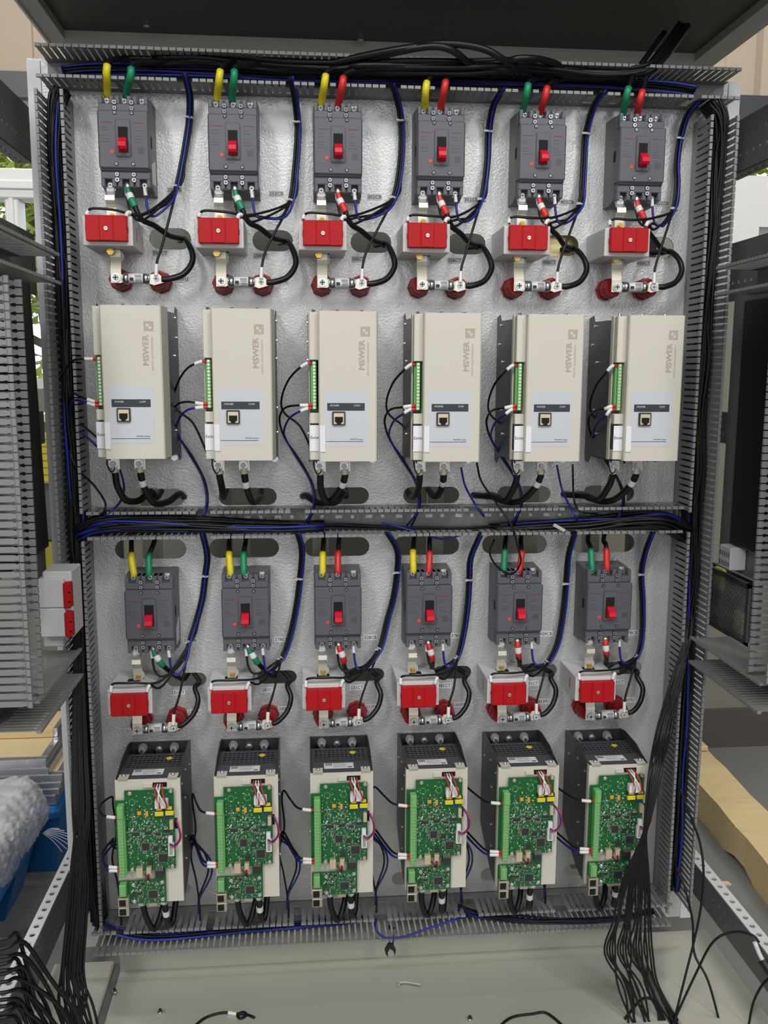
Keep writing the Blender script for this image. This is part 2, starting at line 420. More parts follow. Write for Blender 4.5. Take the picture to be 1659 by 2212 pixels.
for u, v in ((346, 2188), (248, 2144), (1015, 2203), (468, 2066)):
    p = UZ(u, v, ZP); b.cyl(p, p + Vector((0, 0, 0.004)), 0.005, 'chrome', 10); b.cyl(p, p + Vector((0, 0, 0.008)), 0.0025, 'black', 8)
b.build('floor_screw', cab)
for x in (-0.16, 0.03, 0.2, 0.45, 0.66, 0.8): MB().box(x, x + 0.035, 0.27, 0.29, 0.12, Z0 + 0.30, 'beam_grey').build('rear_post', cab)
MB().box(0.60, 0.72, 0.03, 0.034, Z0 - 0.06, Z0 + 0.04, 'zinc_yellow').build('zinc_plate', cab)
for x0 in (-0.235, 0.905): MB().box(x0, x0 + 0.03, 0.272, 0.30, 0.1, Z0 + 0.40, 'rail_grey').build('corner_post', cab)

# ------------------------------------------------------------------ mounting panel with cable slots
PX0, PX1, PZ0, PZ1 = -0.272, 0.968, -1.335, 0.288
holes = []
def slots(pix, w_px, zc, hgt):
    for u0, u1, v in pix:
        a = U(u0, v).x; c = U(u1, v).x; holes.append(slot((a + c) / 2, zc, c - a, hgt, 9))
slots([(322, 413, 513), (545, 633, 518), (757, 845, 523), (965, 1049, 528), (1172, 1250, 534), (1385, 1455, 540)], 0, 0.0, 0.036)
slots([(270, 399, 1069), (472, 598, 1070), (674, 797, 1070), (871, 992, 1070), (1074, 1189, 1069), (1259, 1370, 1069)], 0, -0.4535, 0.0315)
slots([(248, 403, 1190), (452, 603, 1190), (657, 798, 1190), (849, 992, 1185), (1041, 1181, 1185), (1234, 1370, 1185)], 0, -0.549, 0.036)
slots([(360, 446, 1465), (556, 641, 1460), (745, 830, 1455), (935, 1018, 1449), (1120, 1203, 1447), (1305, 1386, 1443)], 0, -0.7985, 0.026)
slots([(370, 413, 1930), (846, 900, 1905), (1038, 1090, 1900), (1218, 1280, 1898)], 0, -1.222, 0.028)
me = plate_holes([(PX0, PZ0), (PX1, PZ0), (PX1, PZ1), (PX0, PZ1)], holes, 0.003, 'mounting_panel'); me.materials.append(MATS['zinc'])
panel = inst('mounting_panel', me, M=Matrix.Translation((0, 0.0015, Z0)) @ Matrix.Rotation(H, 4, 'X'))
tag(panel, 'galvanised steel mounting panel with rows of oblong cable slots', 'panel')
for x in (PX0 + 0.011, PX1 - 0.011): MB().box(x - 0.011, x + 0.011, -1.337, 0.284, 0.0004, 0.004, 'rail_white').build('lit_edge_strip', panel).location = (0, 0, 0)  # panel edges coloured white for the window light falling on them

t = empty('grey_cabinet', (0, 0, 0), 'plain grey steel cabinet behind the mounting panel, glimpsed through its oblong slots', 'cabinet')
MB().box(-0.2, 0.95, 0.80, 1.15, 0.06, 1.9, 'rear_grey', 0.004).build('body', t)
MB().box(-0.19, 0.94, 0.82, 1.14, 0.0, 0.06, 'steel_dark').build('plinth', t)
# ------------------------------------------------------------------ slotted cable trunking
def finger_mesh(wid, ln, base=0.018):
    w = wid / 2; t = 0.0013; b = MB()
    pts = [(-w * 0.86, -base), (-w * 0.86, -ln + 0.014), (-w * 0.66, -ln + 0.011), (-w * 0.66, -ln + 0.009), (-w, -ln + 0.008), (-w, -ln), (w, -ln), (w, -ln + 0.008), (w * 0.66, -ln + 0.009), (w * 0.66, -ln + 0.011), (w * 0.86, -ln + 0.014), (w * 0.86, -base)]
    b.prism(pts, 'z', -t / 2, t / 2, 'duct')
    b.prism([(-ln, t / 2), (-ln + 0.0075, t / 2), (-ln + 0.0055, 0.0042), (-ln, 0.0042)], 'x', -w, w, 'duct')
    return b.mesh('finger')
FM = finger_mesh(0.0096, 0.080); FP = 0.0117
def trunking(name, label, org, along, grow, across, length, width, fm, pitch, skip=((), ()), depth=0.08, holes_in=False):
    """org: corner on the backing; along/grow/across: unit vectors; two walls of fingers, one object per finger"""
    A, G, C = Vector(along), Vector(grow), Vector(across)
    t = empty(name, org, label, 'cable duct', 'slotted cable ducts')
    R = Matrix.Identity(4)
    for r in range(3): R[r][0] = A[r]; R[r][1] = -G[r]; R[r][2] = C[r]
    flip = R.to_3x3().determinant() < 0
    b = MB(); th = 0.0015
    b.box(0, length, -th, 0, 0, width, 'duct'); b.box(0, length, -0.019, 0, 0, th, 'duct'); b.box(0, length, -0.019, 0, width - th, width, 'duct')
    if holes_in:
        k = 0
        while k * 0.028 + 0.02 < length:
            L = 0.012 if k % 2 else 0.006
            b.box(k * 0.028 + 0.012, k * 0.028 + 0.012 + L, -th - 0.0004, -th, width / 2 - 0.003, width / 2 + 0.003, 'zinc'); k += 1
    ch = b.build('channel', t); ch.matrix_local = R
    n = int(length / pitch)
    for w in (0, 1):
        for k in range(n):
            s = (k + 0.5) * pitch
            if any(a <= s <= c for a, c in skip[w]): continue
            pos = A * s + C * (th / 2 if w == 0 else width - th / 2)
            M = R.copy(); sg = -1 if w == 0 else 1
            for r in range(3): M[r][2] = C[r] * sg; M[r][0] = A[r] * sg * (1 if not flip else 1)
            for r in range(3): M[r][3] = pos[r]
            inst('finger', fm, t, M=M)
    return t
DW = 0.044
xs0 = -0.238
def sx(u, v): return U(u, v, 0.08).x - xs0
def skips(lst, v, w=0.009): return [(sx(u, v) - w, sx(u, v) + w) for u in lst]
trunking('cable_duct', 'top horizontal grey slotted cable duct running under the cabinet roof', (xs0, -0.0005, Z0 + 0.239), (1, 0, 0), (0, -1, 0), (0, 0, 1), 1.175, DW, FM, FP,
         (skips([232, 281, 400, 471, 503, 629, 699, 737, 848, 918, 957, 1085, 1134, 1175, 1300, 1352, 1381, 1510], 180), ()), )
trunking('cable_duct', 'middle horizontal grey slotted cable duct between the two device rows', (-0.192, -0.0005, Z0 - 0.513), (1, 0, 0), (0, -1, 0), (0, 0, 1), 1.075, 0.042, FM, FP,
         ([(a + xs0 + 0.192, c + xs0 + 0.192) for a, c in skips([440, 645, 845, 1035, 1240, 1410], 1155)], [(a + xs0 + 0.192, c + xs0 + 0.192) for a, c in skips([222, 440, 640, 1030, 1235], 1108)]), holes_in=True)
trunking('cable_duct', 'bottom horizontal grey slotted cable duct under the circuit board drives', (xs0 + 0.02, -0.0005, Z0 - 1.298), (1, 0, 0), (0, -1, 0), (0, 0, 1), 1.12, 0.040, FM, FP,
         ((), [(a - 0.02, c - 0.02) for a, c in skips([255, 450, 640, 823, 1020, 1210], 1990)]), holes_in=False)
def skz(lst): return lst
trunking('cable_duct', 'left vertical grey slotted cable duct packed with black wires', (-0.238, -0.0005, Z0 - 1.255), (0, 0, 1), (0, -1, 0), (1, 0, 0), 1.475, 0.038, FM, FP, ((), [(0.738, 0.788)]))
trunking('cable_duct', 'right vertical grey slotted cable duct packed with black and blue wires', (0.885, -0.0005, Z0 - 1.275), (0, 0, 1), (0, -1, 0), (1, 0, 0), 1.49, 0.044, FM, FP, ([(0.765, 0.80)], ()))
# side ducts mounted on the cabinet's left and right side frames
for s, X, nm, zu, zl, yv in ((1, -0.283, 'left', -0.088, -0.748, -0.390), (-1, 0.966, 'right', -0.093, -0.752, -0.376)):
    g = (s, 0, 0)
    trunking('cable_duct', 'upright grey slotted duct on the %s side frame of the cabinet' % nm, (X, yv, Z0 - 0.70), (0, 0, 1), g, (0, 1, 0), 0.605, 0.054, FM, FP)
    trunking('cable_duct', 'upper grey slotted duct running forward along the %s side frame' % nm, (X, -0.425, Z0 + zu), (0, 1, 0), g, (0, 0, 1), 0.31, 0.042, FM, FP)
    trunking('cable_duct', 'lower grey slotted duct running forward along the %s side frame' % nm, (X, -0.36, Z0 + zl), (0, 1, 0), g, (0, 0, 1), 0.26, 0.044, FM, FP)
mat('tag_grey', (188, 190, 190), 0.5)
# ------------------------------------------------------------------ moulded case circuit breakers
def make_breaker():
    t = empty('circuit_breaker', (0, 0, 0), '-', 'circuit breaker', 'moulded case circuit breakers')
    w = 0.0405; zt, zb = 0.0712, -0.0712
    b = MB()
    b.prism([(0, zb - 0.004), (-0.03, zb - 0.004), (-0.046, zb), (-0.056, zb + 0.004), (-0.056, zt - 0.004), (-0.046, zt), (0, zt + 0.002)], 'x', -w, w, 'graphite')
    for zz0, zz1, s in ((0.047, zt, 1), (zb, -0.0435, -1)):
        solid = (zz0, zt - 0.0125) if s > 0 else (zb + 0.0125, zz1)
        b.box(-w + 0.001, w - 0.001, -0.0705, -0.05, solid[0], solid[1], 'graphite', 0.0012)
        o = (zt - 0.0135, zt) if s > 0 else (zb, zb + 0.0135)
        for x0, x1 in ((-w + 0.001, -0.0335), (-0.0225, -0.0055), (0.0055, 0.0225), (0.0335, w - 0.001)):
            if x1 - x0 > 0.012:                 # posts between the poles carry a recessed groove
                b.box(x0, (x0 + x1) / 2 - 0.0012, -0.0705, -0.045, o[0], o[1], 'graphite', 0.001)
                b.box((x0 + x1) / 2 + 0.0012, x1, -0.0705, -0.045, o[0], o[1], 'graphite', 0.001)
                b.box(x0 + 0.002, x1 - 0.002, -0.066, -0.045, o[0], o[1], 'graphite_dark')
            else: b.box(x0, x1, -0.0705, -0.045, o[0], o[1], 'graphite', 0.001)
        for x in (-0.028, 0, 0.028): b.box(x - 0.0055, x + 0.0055, -0.048, -0.0462, o[0] + 0.0005, o[1] - 0.0005, 'void')
    b.build('body', t)
    b = MB(); b.box(-w, w, -0.078, -0.055, -0.0435, 0.047, 'graphite', 0.0022)
    b.box(-w + 0.0005, w - 0.0005, -0.0745, -0.068, -0.047, -0.042, 'graphite_dark', 0.002)
    b.build('cover', t)
    b = MB()
    b.prism(slot(0, 0.0038, 0.0245, 0.0575, 2)[:0] or [(-0.0122, -0.0235), (-0.0105, -0.0252), (0.0105, -0.0252), (0.0122, -0.0235), (0.0122, 0.0312), (0.0105, 0.0329), (-0.0105, 0.0329), (-0.0122, 0.0312)], 'y', -0.0796, -0.0765, 'graphite_dark')
    b.prism([(-0.0105, -0.0235), (0.0105, -0.0235), (0.0105, 0.0312), (-0.0105, 0.0312)], 'y', -0.0802, -0.079, 'graphite')
    b.box(-0.0078, 0.0078, -0.0806, -0.0799, -0.0192, 0.0206, 'void'); b.build('toggle_bezel', t)
    b = MB(); b.prism([(-0.0790, 0.0035), (-0.086, 0.0028), (-0.0955, -0.0055), (-0.0975, -0.0125), (-0.0945, -0.0165), (-0.086, -0.0155), (-0.0805, -0.0185), (-0.079, -0.0185)], 'x', -0.0062, 0.0062, 'red_handle')
    b.build('toggle', t)
    b = MB(); b.cyl((-0.0185, -0.0775, -0.018), (-0.0185, -0.0788, -0.018), 0.0032, 'orange', 12); b.build('test_button', t)
    for x in (-0.0135, 0.0135):
        for z, r in ((0.0605, 0.0036), (0.0515, 0.0033), (-0.0515, 0.0033), (-0.0600, 0.0036)):
            b = MB(); b.cyl((x, -0.070, z), (x, -0.0708, z), r + 0.001, 'void', 10); screw(b, x, -0.0706, z, r); b.build('cover_screw', t)
        for z in (0.0425, -0.0365):
            b = MB(); b.cyl((x + 0.001, -0.0775, z), (x + 0.001, -0.0783, z), 0.0034, 'void', 10); screw(b, x + 0.001, -0.0783, z, 0.0021, 'chrome', 0.0008); b.build('cover_screw', t)
    for x in (-0.028, 0, 0.028):
        for s in (1, -1):
            z = s * 0.066
            b = MB(); b.box(x - 0.0048, x + 0.0048, -0.0520, -0.047, z - 0.006, z + 0.006, 'tin', 0.0006)
            b.cyl((x, -0.052, z), (x, -0.0575, z), 0.0042, 'chrome', 10); screw(b, x, -0.0575, z, 0.0038, 'chrome', 0.0012)
            b.build('terminal', t)
    b = MB()
    for x0 in (-0.0345, 0.0165): b.box(x0, x0 + 0.018, -0.0783, -0.078, 0.0272, 0.0280, 'red_insul')
    for k in range(6):
        for x0, l in ((-0.035, 0.016), (0.0175, 0.015)):
            if k != 2: b.box(x0, x0 + l * (0.6 + 0.4 * ((k * 7) % 3) / 2), -0.0782, -0.078, 0.020 - 0.0045 * k, 0.0204 - 0.0045 * k, 'navy')
    b.box(0.0225, 0.0330, -0.0782, -0.078, -0.020, -0.010, 'graphite_dark'); tag(b.build('printed_marks', t), kind='stuff')
    for s in (-1, 1): MB().box(s * w - 0.0002, s * w + 0.0004, -0.060, -0.048, -0.006, 0.012, 'void').build('side_slot', t)
    MB().prism([(-0.052, -0.030), (-0.018, -0.018), (-0.018, -0.060), (-0.052, -0.062)], 'x', w, w + 0.0004, 'rail_white').build('side_sticker', t)
    return t
XU = [-0.1043 + 0.1745 * i for i in range(6)]      # column centres of the upper rows
XLo = [-0.091 + 0.1665 * i for i in range(6)]
XUb = [(-0.1045), (0.0715), (0.2440), (0.4170), (0.5905), (0.7645)]
XLb = [(-0.0910), (0.0765), (0.2410), (0.4060), (0.5730), (0.7410)]
TUP = ['202CB', '252CB', '302CB', '352CB', '402CB', '452CB']
TLO = ['228CB', '278CB', '328CB', '378CB', '428CB', '478CB']
TCU = ['206CT', '256CT', '306CT', '356CT', '406CT', '456CT']
TCL = ['231CT', '281CT', '331CT', '381CT', '431CT', '481CT']
TFU = ['208FU', '258FU', '308FU', '358FU', '408FU', '458FU']
TFL = ['233FU', '283FU', '333FU', '383FU', '433FU', '483FU']
proto = make_breaker(); first = True
for row, xs, zc, tags, wd in ((0, XUb, 0.1425, TUP, 'upper'), (1, XLb, -0.6535, TLO, 'lower')):
    for i in range(6):
        o = proto if first else copy_tree(proto); first = False
        o.location = (xs[i], 0, Z0 + zc - (0.0006 * i if row == 0 else 0.0003 * i))
        o['label'] = 'dark grey breaker with red toggle, %s in the %s row, above the %s tag' % (ORD[i], wd, tags[i])
        if row: o.scale = (1.04, 1, 0.98)

# ------------------------------------------------------------------ current transformer blocks
def make_ct():
    t = empty('current_transformer', (0, 0, 0), '-', 'current transformer', 'white current transformers with red covers')
    b = MB(); b.box(-0.0397, 0.0397, -0.100, 0, -0.0235, 0.0235, 'ct_white', 0.0012)
    for z in (-0.0237, 0.0235): b.box(-0.012, 0.012, -0.060, -0.045, z, z + 0.0002, 'void')
    b.box(0.0397, 0.0399, -0.066, -0.062, -0.012, 0.010, 'red_cover'); b.build('body', t)
    b = MB(); b.box(-0.0327, 0.0327, -0.1115, -0.0995, -0.0172, 0.0228, 'red_cover', 0.001)
    b.box(-0.0335, -0.032, -0.1085, -0.0995, -0.002, 0.006, 'red_cover').box(0.032, 0.0335, -0.1085, -0.0995, -0.002, 0.006, 'red_cover')
    b.build('red_cover', t)
    b = MB(); b.box(-0.0105, 0.0105, -0.1128, -0.111, -0.0165, 0.0205, 'red_cover', 0.0006)
    b.box(-0.0115, -0.0105, -0.1132, -0.111, -0.0168, 0.0222, 'red_cover').box(0.0105, 0.0115, -0.1132, -0.111, -0.0168, 0.0222, 'red_cover'); b.build('cover_latch', t)
    b = MB(); b.cyl((0, -0.1125, 0.002), (0, -0.1150, 0.002), 0.0032, 'tin', 12); b.box(-0.0025, 0.0025, -0.1153, -0.115, 0.0016, 0.0024, 'black'); b.build('cover_screw', t)
    return t
proto = make_ct(); first = True
XCU = [-0.1310, 0.0475, 0.2172, 0.3905, 0.5620, 0.7365]
XCL = [-0.1260, 0.0470, 0.2140, 0.3840, 0.5490, 0.7135]
for row, xs, zc, tags in ((0, XCU, -0.0030, TCU), (1, XCL, -0.8020, TCL)):
    for i in range(6):
        o = proto if first else copy_tree(proto); first = False
        o.location = (xs[i], -0.0005, Z0 + zc - 0.0008 * i * (1 - row))
        if row: o.rotation_euler = (0, math.pi, 0); o.scale = (0.965, 1, 0.98)
        o['label'] = 'white block with red front cover beside the %s tag, %s of the %s row' % (tags[i], ORD[i], 'lower' if row else 'upper')

# ------------------------------------------------------------------ fuses on red standoff insulators
def make_standoff():
    t = empty('standoff_insulator', (0, 0, 0), '-', 'insulator', 'red standoff insulators')
    b = MB(); b.cyl((0, 0, 0), (0, -0.012, 0), 0.0195, 'red_insul', 8, 0.0195).cyl((0, -0.012, 0), (0, -0.016, 0), 0.0195, 'red_insul', 8, 0.0165)
    b.cyl((0, -0.016, 0), (0, -0.022, 0), 0.0165, 'red_insul', 8, 0.0185).cyl((0, -0.022, 0), (0, -0.030, 0), 0.0185, 'red_insul', 8, 0.0185)
    b.cyl((0, -0.030, 0), (0, -0.0445, 0), 0.0185, 'red_insul', 8, 0.0150); b.build('insulator_body', t)
    b = MB(); b.cyl((0, -0.0440, 0), (0, -0.0455, 0), 0.0065, 'brass', 10); b.build('thread_insert', t)
    return t
def make_fuse():
    t = empty('fuse', (0, 0, 0), '-', 'fuse', 'cartridge fuses between red insulators')
    b = MB(); b.cyl((-0.013, 0, 0), (0.013, 0, 0), 0.0092, 'white', 16); b.build('fuse_body', t)
    b = MB()
    for k in range(5): b.box(-0.002 + 0.0005 * k, 0.010, -0.0097, -0.0088, 0.005 - 0.0026 * k, 0.0058 - 0.0026 * k, 'ink_soft')
    b.box(-0.0105, -0.004, -0.0097, -0.0088, -0.004, 0.001, 'ink'); tag(b.build('printed_rating', t), kind='stuff')
    for s in (-1, 1):
        b = MB(); b.cyl((s * 0.0128, 0, 0), (s * 0.0225, 0, 0), 0.0097, 'chrome', 16).cyl((s * 0.0225, 0, 0), (s * 0.0245, 0, 0), 0.0097, 'chrome', 16, 0.006); b.build('end_cap', t)
        b = MB(); b.box(s * 0.0235, s * 0.043, -0.0012, 0.0012, -0.0075, 0.0075, 'tin', 0.0006)
        b.build('blade_tab', t)
        b = MB(); x = s * 0.0355; b.cyl((x, -0.0012, 0), (x, -0.0035, 0), 0.0072, 'chrome', 14).cyl((x, -0.0035, 0), (x, -0.0062, 0), 0.0055, 'panel_blue', 14)
        b.box(x - 0.0035, x + 0.0035, -0.0064, -0.006, -0.0006, 0.0006, 'black').box(x - 0.0006, x + 0.0006, -0.0064, -0.006, -0.0035, 0.0035, 'black'); b.build('tab_screw', t)
    return t
ps = make_standoff(); pf = make_fuse(); f1 = f2 = True
FUS = [[(-0.1287, -0.0728), (-0.0625, -0.0745)], [(0.0458, -0.0766), (0.1130, -0.0773)], [(0.2169, -0.0765), (0.2845, -0.0775)], [(0.3890, -0.0777), (0.4560, -0.0790)], [(0.5596, -0.0780), (0.6275, -0.0780)], [(0.7349, -0.0778), (0.8026, -0.0765)]]
FLS = [[(-0.1230, -0.8709), (-0.0585, -0.8686)], [(0.0463, -0.8707), (0.1115, -0.8696)], [(0.2143, -0.8698), (0.2790, -0.8683)], [(0.3815, -0.8702), (0.4465, -0.8700)], [(0.5490, -0.8704), (0.6140, -0.8685)], [(0.7190, -0.8707), (0.7848, -0.8700)]]
for row, L, tags in ((0, FUS, TFU), (1, FLS, TFL)):
    for i, pr in enumerate(L):
        for k, (x, z) in enumerate(pr):
            o = ps if f1 else copy_tree(ps); f1 = False
            o.location = (x, 0, Z0 + z)
            o['label'] = 'red ribbed insulator under the %s end of the fuse by the %s tag' % (('left', 'right')[k], tags[i])
        o = pf if f2 else copy_tree(pf); f2 = False
        mx = (pr[0][0] + pr[1][0]) / 2; mz = (pr[0][1] + pr[1][1]) / 2; ln = (pr[1][0] - pr[0][0]) / 0.071
        o.location = (mx, -0.0560, Z0 + mz); o.scale = (ln, 1, ln)
        o['label'] = 'white barrel fuse with silver caps next to the %s tag' % tags[i]

# ------------------------------------------------------------------ silver links: breaker to transformer, transformer to fuse
def link_mesh(path, w, m, th=0.0022):
    """flat bar bent along path of (y, z) points; width along x"""
    b = MB(); n = len(path)
    L = [Vector((0, p[0], p[1])) for p in path]; off = []
    for i in range(n):
        d = (L[min(i + 1, n - 1)] - L[max(i - 1, 0)]).normalized(); off.append(Vector((0, d.z, -d.y)) * th / 2)
    vs = []
    for i in range(n): vs += [L[i] + off[i] + Vector((-w / 2, 0, 0)), L[i] + off[i] + Vector((w / 2, 0, 0)), L[i] - off[i] + Vector((w / 2, 0, 0)), L[i] - off[i] + Vector((-w / 2, 0, 0))]
    fs = [(0, 1, 2, 3)[::-1], tuple(4 * (n - 1) + k for k in range(4))]
    for i in range(n - 1):
        for k in range(4): fs.append((4 * i + k, 4 * i + (k + 1) % 4, 4 * i + 4 + (k + 1) % 4, 4 * i + 4 + k))
    return b.add(vs, fs, m)
for row in (0, 1):
    for i in range(6):
        xb = (XUb, XLb)[row][i] - 0.028; xc = (XCU, XCL)[row][i]
        zb = (0.1425 - 0.0006 * i, -0.6535)[row] - 0.066; zc = (-0.003, -0.802)[row] + 0.0235
        x = xb * 0.5 + (xc - 0.001) * 0.5 if row == 0 else xb
        t = empty('busbar_link', (x, 0, Z0 + zb), 'bent silver link from the %s breaker down to its white block, %s row' % (ORD[i], ('upper', 'lower')[row]), 'busbar', 'silver busbar links')
        dz = zc - zb
        link_mesh([(-0.0535, 0.008), (-0.0535, -0.008), (-0.058, -0.013), (-0.0655, -0.018), (-0.0665, -0.025), (-0.060, -0.030), (-0.056, -0.036), (-0.0555, dz + 0.0002)], 0.0155, 'tin').build('bar', t)
        b = MB(); b.box(-0.006, 0.006, -0.0565, -0.056, -0.010, -0.003, 'paper'); b.build('marker_sticker', t)
        b = MB(); b.cyl((0.001, -0.064, dz + 0.0065), (0.001, -0.052, dz + 0.0065), 0.0032, 'brass', 8).cyl((0.001, -0.0605, dz + 0.0065), (0.001, -0.0575, dz + 0.0065), 0.0052, 'brass', 6); b.build('brass_bolt', t)
        b = MB(); b.cyl((0.002, -0.055, dz + 0.010), (0.002, -0.0530, dz + 0.010), 0.0095, 'nylon', 18); b.build('nylon_washer', t)
        fx, fz = (FUS, FLS)[row][i][0]; zt = (-0.003, -0.802)[row] - 0.0235
        t = empty('busbar_link', (fx, 0, Z0 + zt), 'cream flat link from under the %s white block to its fuse, %s row' % (ORD[i], ('upper', 'lower')[row]), 'busbar', 'cream busbar links')
        link_mesh([(-0.056, -0.0002), (-0.056, -0.012), (-0.0535, -0.018), (-0.0585, fz - zt + 0.012), (-0.0585, fz - zt - 0.0085)], 0.0172, 'cream_metal').build('bar', t)
        b = MB(); b.cyl((-0.006, -0.070, -0.0045), (-0.006, -0.052, -0.0045), 0.0038, 'brass', 8).cyl((-0.006, -0.069, -0.0045), (-0.006, -0.066, -0.0045), 0.0062, 'brass', 6); b.build('brass_bolt', t)
        b = MB(); b.cyl((0.002, -0.0545, -0.011), (0.002, -0.0525, -0.011), 0.0115, 'nylon', 18); b.build('nylon_washer', t)
        b = MB(); b.cyl((0, -0.0600, fz - zt), (0, -0.0624, fz - zt), 0.0072, 'chrome', 14); screw(b, 0, -0.0624, fz - zt, 0.0055, 'panel_blue', 0.0026); b.build('fixing_screw', t)

# ------------------------------------------------------------------ printed tags on the panel
TAGPX = {'upper': ([(377, 411), (597, 419), (809, 426), (1018, 432), (1225, 437), (1430, 440)], [(346, 547), (563, 553), (775, 560), (982, 563), (1186, 567), (1390, 569)], [(392, 603), (607, 607), (817, 610), (1018, 614), (1222, 617), (1424, 619)]),
         'lower': ([(411, 1384), (608, 1381), (800, 1377), (988, 1373), (1179, 1369), (1364, 1367)], [(384, 1496), (580, 1490), (771, 1485), (960, 1481), (1149, 1476), (1334, 1473)], [(420, 1538), (616, 1531), (803, 1527), (995, 1522), (1174, 1515), (1358, 1512)])}
for wd, names in (('upper', (TUP, TCU, TFU)), ('lower', (TLO, TCL, TFL))):
    for pts, nm in zip(TAGPX[wd], names):
        for (u, v), s in zip(pts, nm):
            p = U(u, v); t = tag(MB().box(-0.0132, 0.0132, -0.0005, 0, -0.0052, 0.0052, 'paper' if wd == 'lower' else 'tag_grey').build('printed_tag', None, p), 'small pale adhesive tag on the panel printed %s' % s, 'tag', 'printed device tags')
            text(t, s, 0.0088, (0, -0.0009, 0), 'ink')
# ------------------------------------------------------------------ upper drives with beige covers
def make_drive():
    t = empty('drive_unit', (0, 0, 0), '-', 'drive', 'beige covered drive units')
    w = 0.0577; h = 0.1215
    b = MB(); b.box(-w + 0.0015, w - 0.0015, -0.119, -0.004, -h + 0.004, h - 0.006, 'steel_dark')
    b.box(-w + 0.006, w - 0.006, -0.116, -0.02, -h - 0.004, -h + 0.006, 'black'); b.build('housing', t)
    for s in (-1, 1):
        b = MB(); b.prism([(-0.001, -h - 0.013), (-0.018, -h - 0.016), (-0.034, -h - 0.002), (-0.120, -h + 0.001), (-0.120, h - 0.006), (-0.030, h - 0.004), (-0.022, h + 0.007), (-0.001, h + 0.004)], 'x', s * w, s * (w - 0.0015), 'steel_dark')
        p = b.build('side_plate', t)
        b = MB()
        for y, z in ((-0.035, h - 0.012), (-0.022, h - 0.045), (-0.05, 0.045), (-0.045, -0.04), (-0.06, -0.082)):
            b.cyl((s * w, y, z), (s * (w + 0.0016), y, z), 0.0026, 'chrome', 8)
        tag(b.build('side_screws', p), kind='stuff')
    b = MB()
    x0 = -0.0418; b.prism([(x0, -0.119), (x0, -0.163), (x0 + 0.002, -0.165), (0.0515, -0.165), (0.0535, -0.163), (w, -0.122), (w, -0.119)], 'z', -h, h, 'beige'); b.build('front_cover', t)
    b = MB()
    for z0, z1 in ((0.0435, h - 0.001), (-0.0600, -0.0425), (-h + 0.001, -0.1045)): b.box(-0.0565, x0 + 0.001, -0.150, -0.119, z0, z1, 'beige', 0.001)
    b.box(-w, -0.0560, -0.132, -0.119, -h, h, 'beige'); b.build('side_strip', t)
    b = MB(); b.box(-0.0562, x0, -0.128, -0.1265, -0.0415, 0.0435, 'pcb').box(-0.046, x0, -0.129, -0.1268, -0.038, 0.042, 'void').box(-0.0562, x0, -0.130, -0.1265, -0.104, -0.060, 'steel_dark'); b.build('circuit_board', t)
    b = MB(); b.box(-0.0520, -0.0455, -0.148, -0.127, -0.0370, 0.0415, 'terminal_green', 0.0006).box(-0.0545, -0.0520, -0.141, -0.127, -0.0370, 0.0415, 'terminal_green'); tb = b.build('terminal_strip', t)
    b = MB()
    for k in range(14):
        z = 0.0388 - 0.0056 * k; b.cyl((-0.0488, -0.148, z), (-0.0488, -0.1486, z), 0.0019, 'tin', 8)
        b.box(-0.0453, -0.0447, -0.1455, -0.128, z - 0.001, z + 0.001, 'terminal_green'); 
    tag(b.build('terminal_screws', tb), kind='stuff')
    b = MB(); b.prism([(-0.0568, -0.151), (-0.0568, -0.1516), (-0.0415, -0.1516), (-0.0405, -0.1665), (-0.0315, -0.1672), (-0.0315, -0.1664), (-0.0395, -0.1658), (-0.0410, -0.1508)], 'z', -0.1055, -0.0625, 'paper'); st = b.build('paper_label', t)
    text(st, 'Extend', 0.0072, (-0.0560, -0.1519, -0.083), 'ink', 0, 'LEFT')
    # display window
    b = MB(); b.box(-0.0335, 0.0385, -0.1653, -0.1645, -0.0965, -0.0045, 'panel_blue'); dp = b.build('display_panel', t)
    b = MB(); b.box(-0.0282, 0.0332, -0.1656, -0.165, -0.0382, -0.0258, 'navy'); b.build('printed_bar', dp)
    MB().box(-0.0305, 0.0305, -0.1656, -0.165, -0.0891, -0.0883, 'navy').build('printed_line', dp)
    text(dp, 'POWER', 0.0042, (-0.0160, -0.1659, -0.0300), 'paper'); text(dp, 'COM', 0.0042, (0.0205, -0.1659, -0.0300), 'paper')
    text(dp, 'MSWER Display', 0.0034, (0.0310, -0.1656, -0.0850), 'ink', 0, 'RIGHT')
    b = MB(); b.box(-0.0200, 0.0012, -0.1700, -0.165, -0.0615, -0.0395, 'chip', 0.001)
    b.box(-0.0180, -0.0008, -0.1706, -0.169, -0.0600, -0.0420, 'gold_frame', 0.0006)
    b.prism([(-0.0160, -0.0480), (-0.0028, -0.0480), (-0.0028, -0.0560), (-0.0052, -0.0575), (-0.0065, -0.0600), (-0.0123, -0.0600), (-0.0136, -0.0575), (-0.0160, -0.0560)], 'y', -0.1709, -0.169, 'void'); b.build('network_port', t)
    for q in (0, 1, 2): text(t, 'MSWER', 0.0130, (0.0285 + (0.0006 if q == 2 else 0), -0.1653 - 0.0001 * q, 0.0512 + 0.0007 * (q % 2)), 'beige_ink', H).scale = (1.1, 1, 1)
    text(t, 'electric automatization', 0.0058, (0.0382, -0.1653, 0.0455), 'beige_ink', H)
    b = MB()
    for k in range(4):
        for q in range(4):
            if (k, q) not in ((1, 2), (2, 1)): b.box(0.0262 + 0.0040 * k, 0.0262 + 0.0040 * k + 0.0036, -0.1653, -0.165, 0.0815 + 0.0040 * q, 0.0815 + 0.0040 * q + 0.0036, 'beige_ink')
    tag(b.build('logo', t), kind='stuff')
    b = MB()
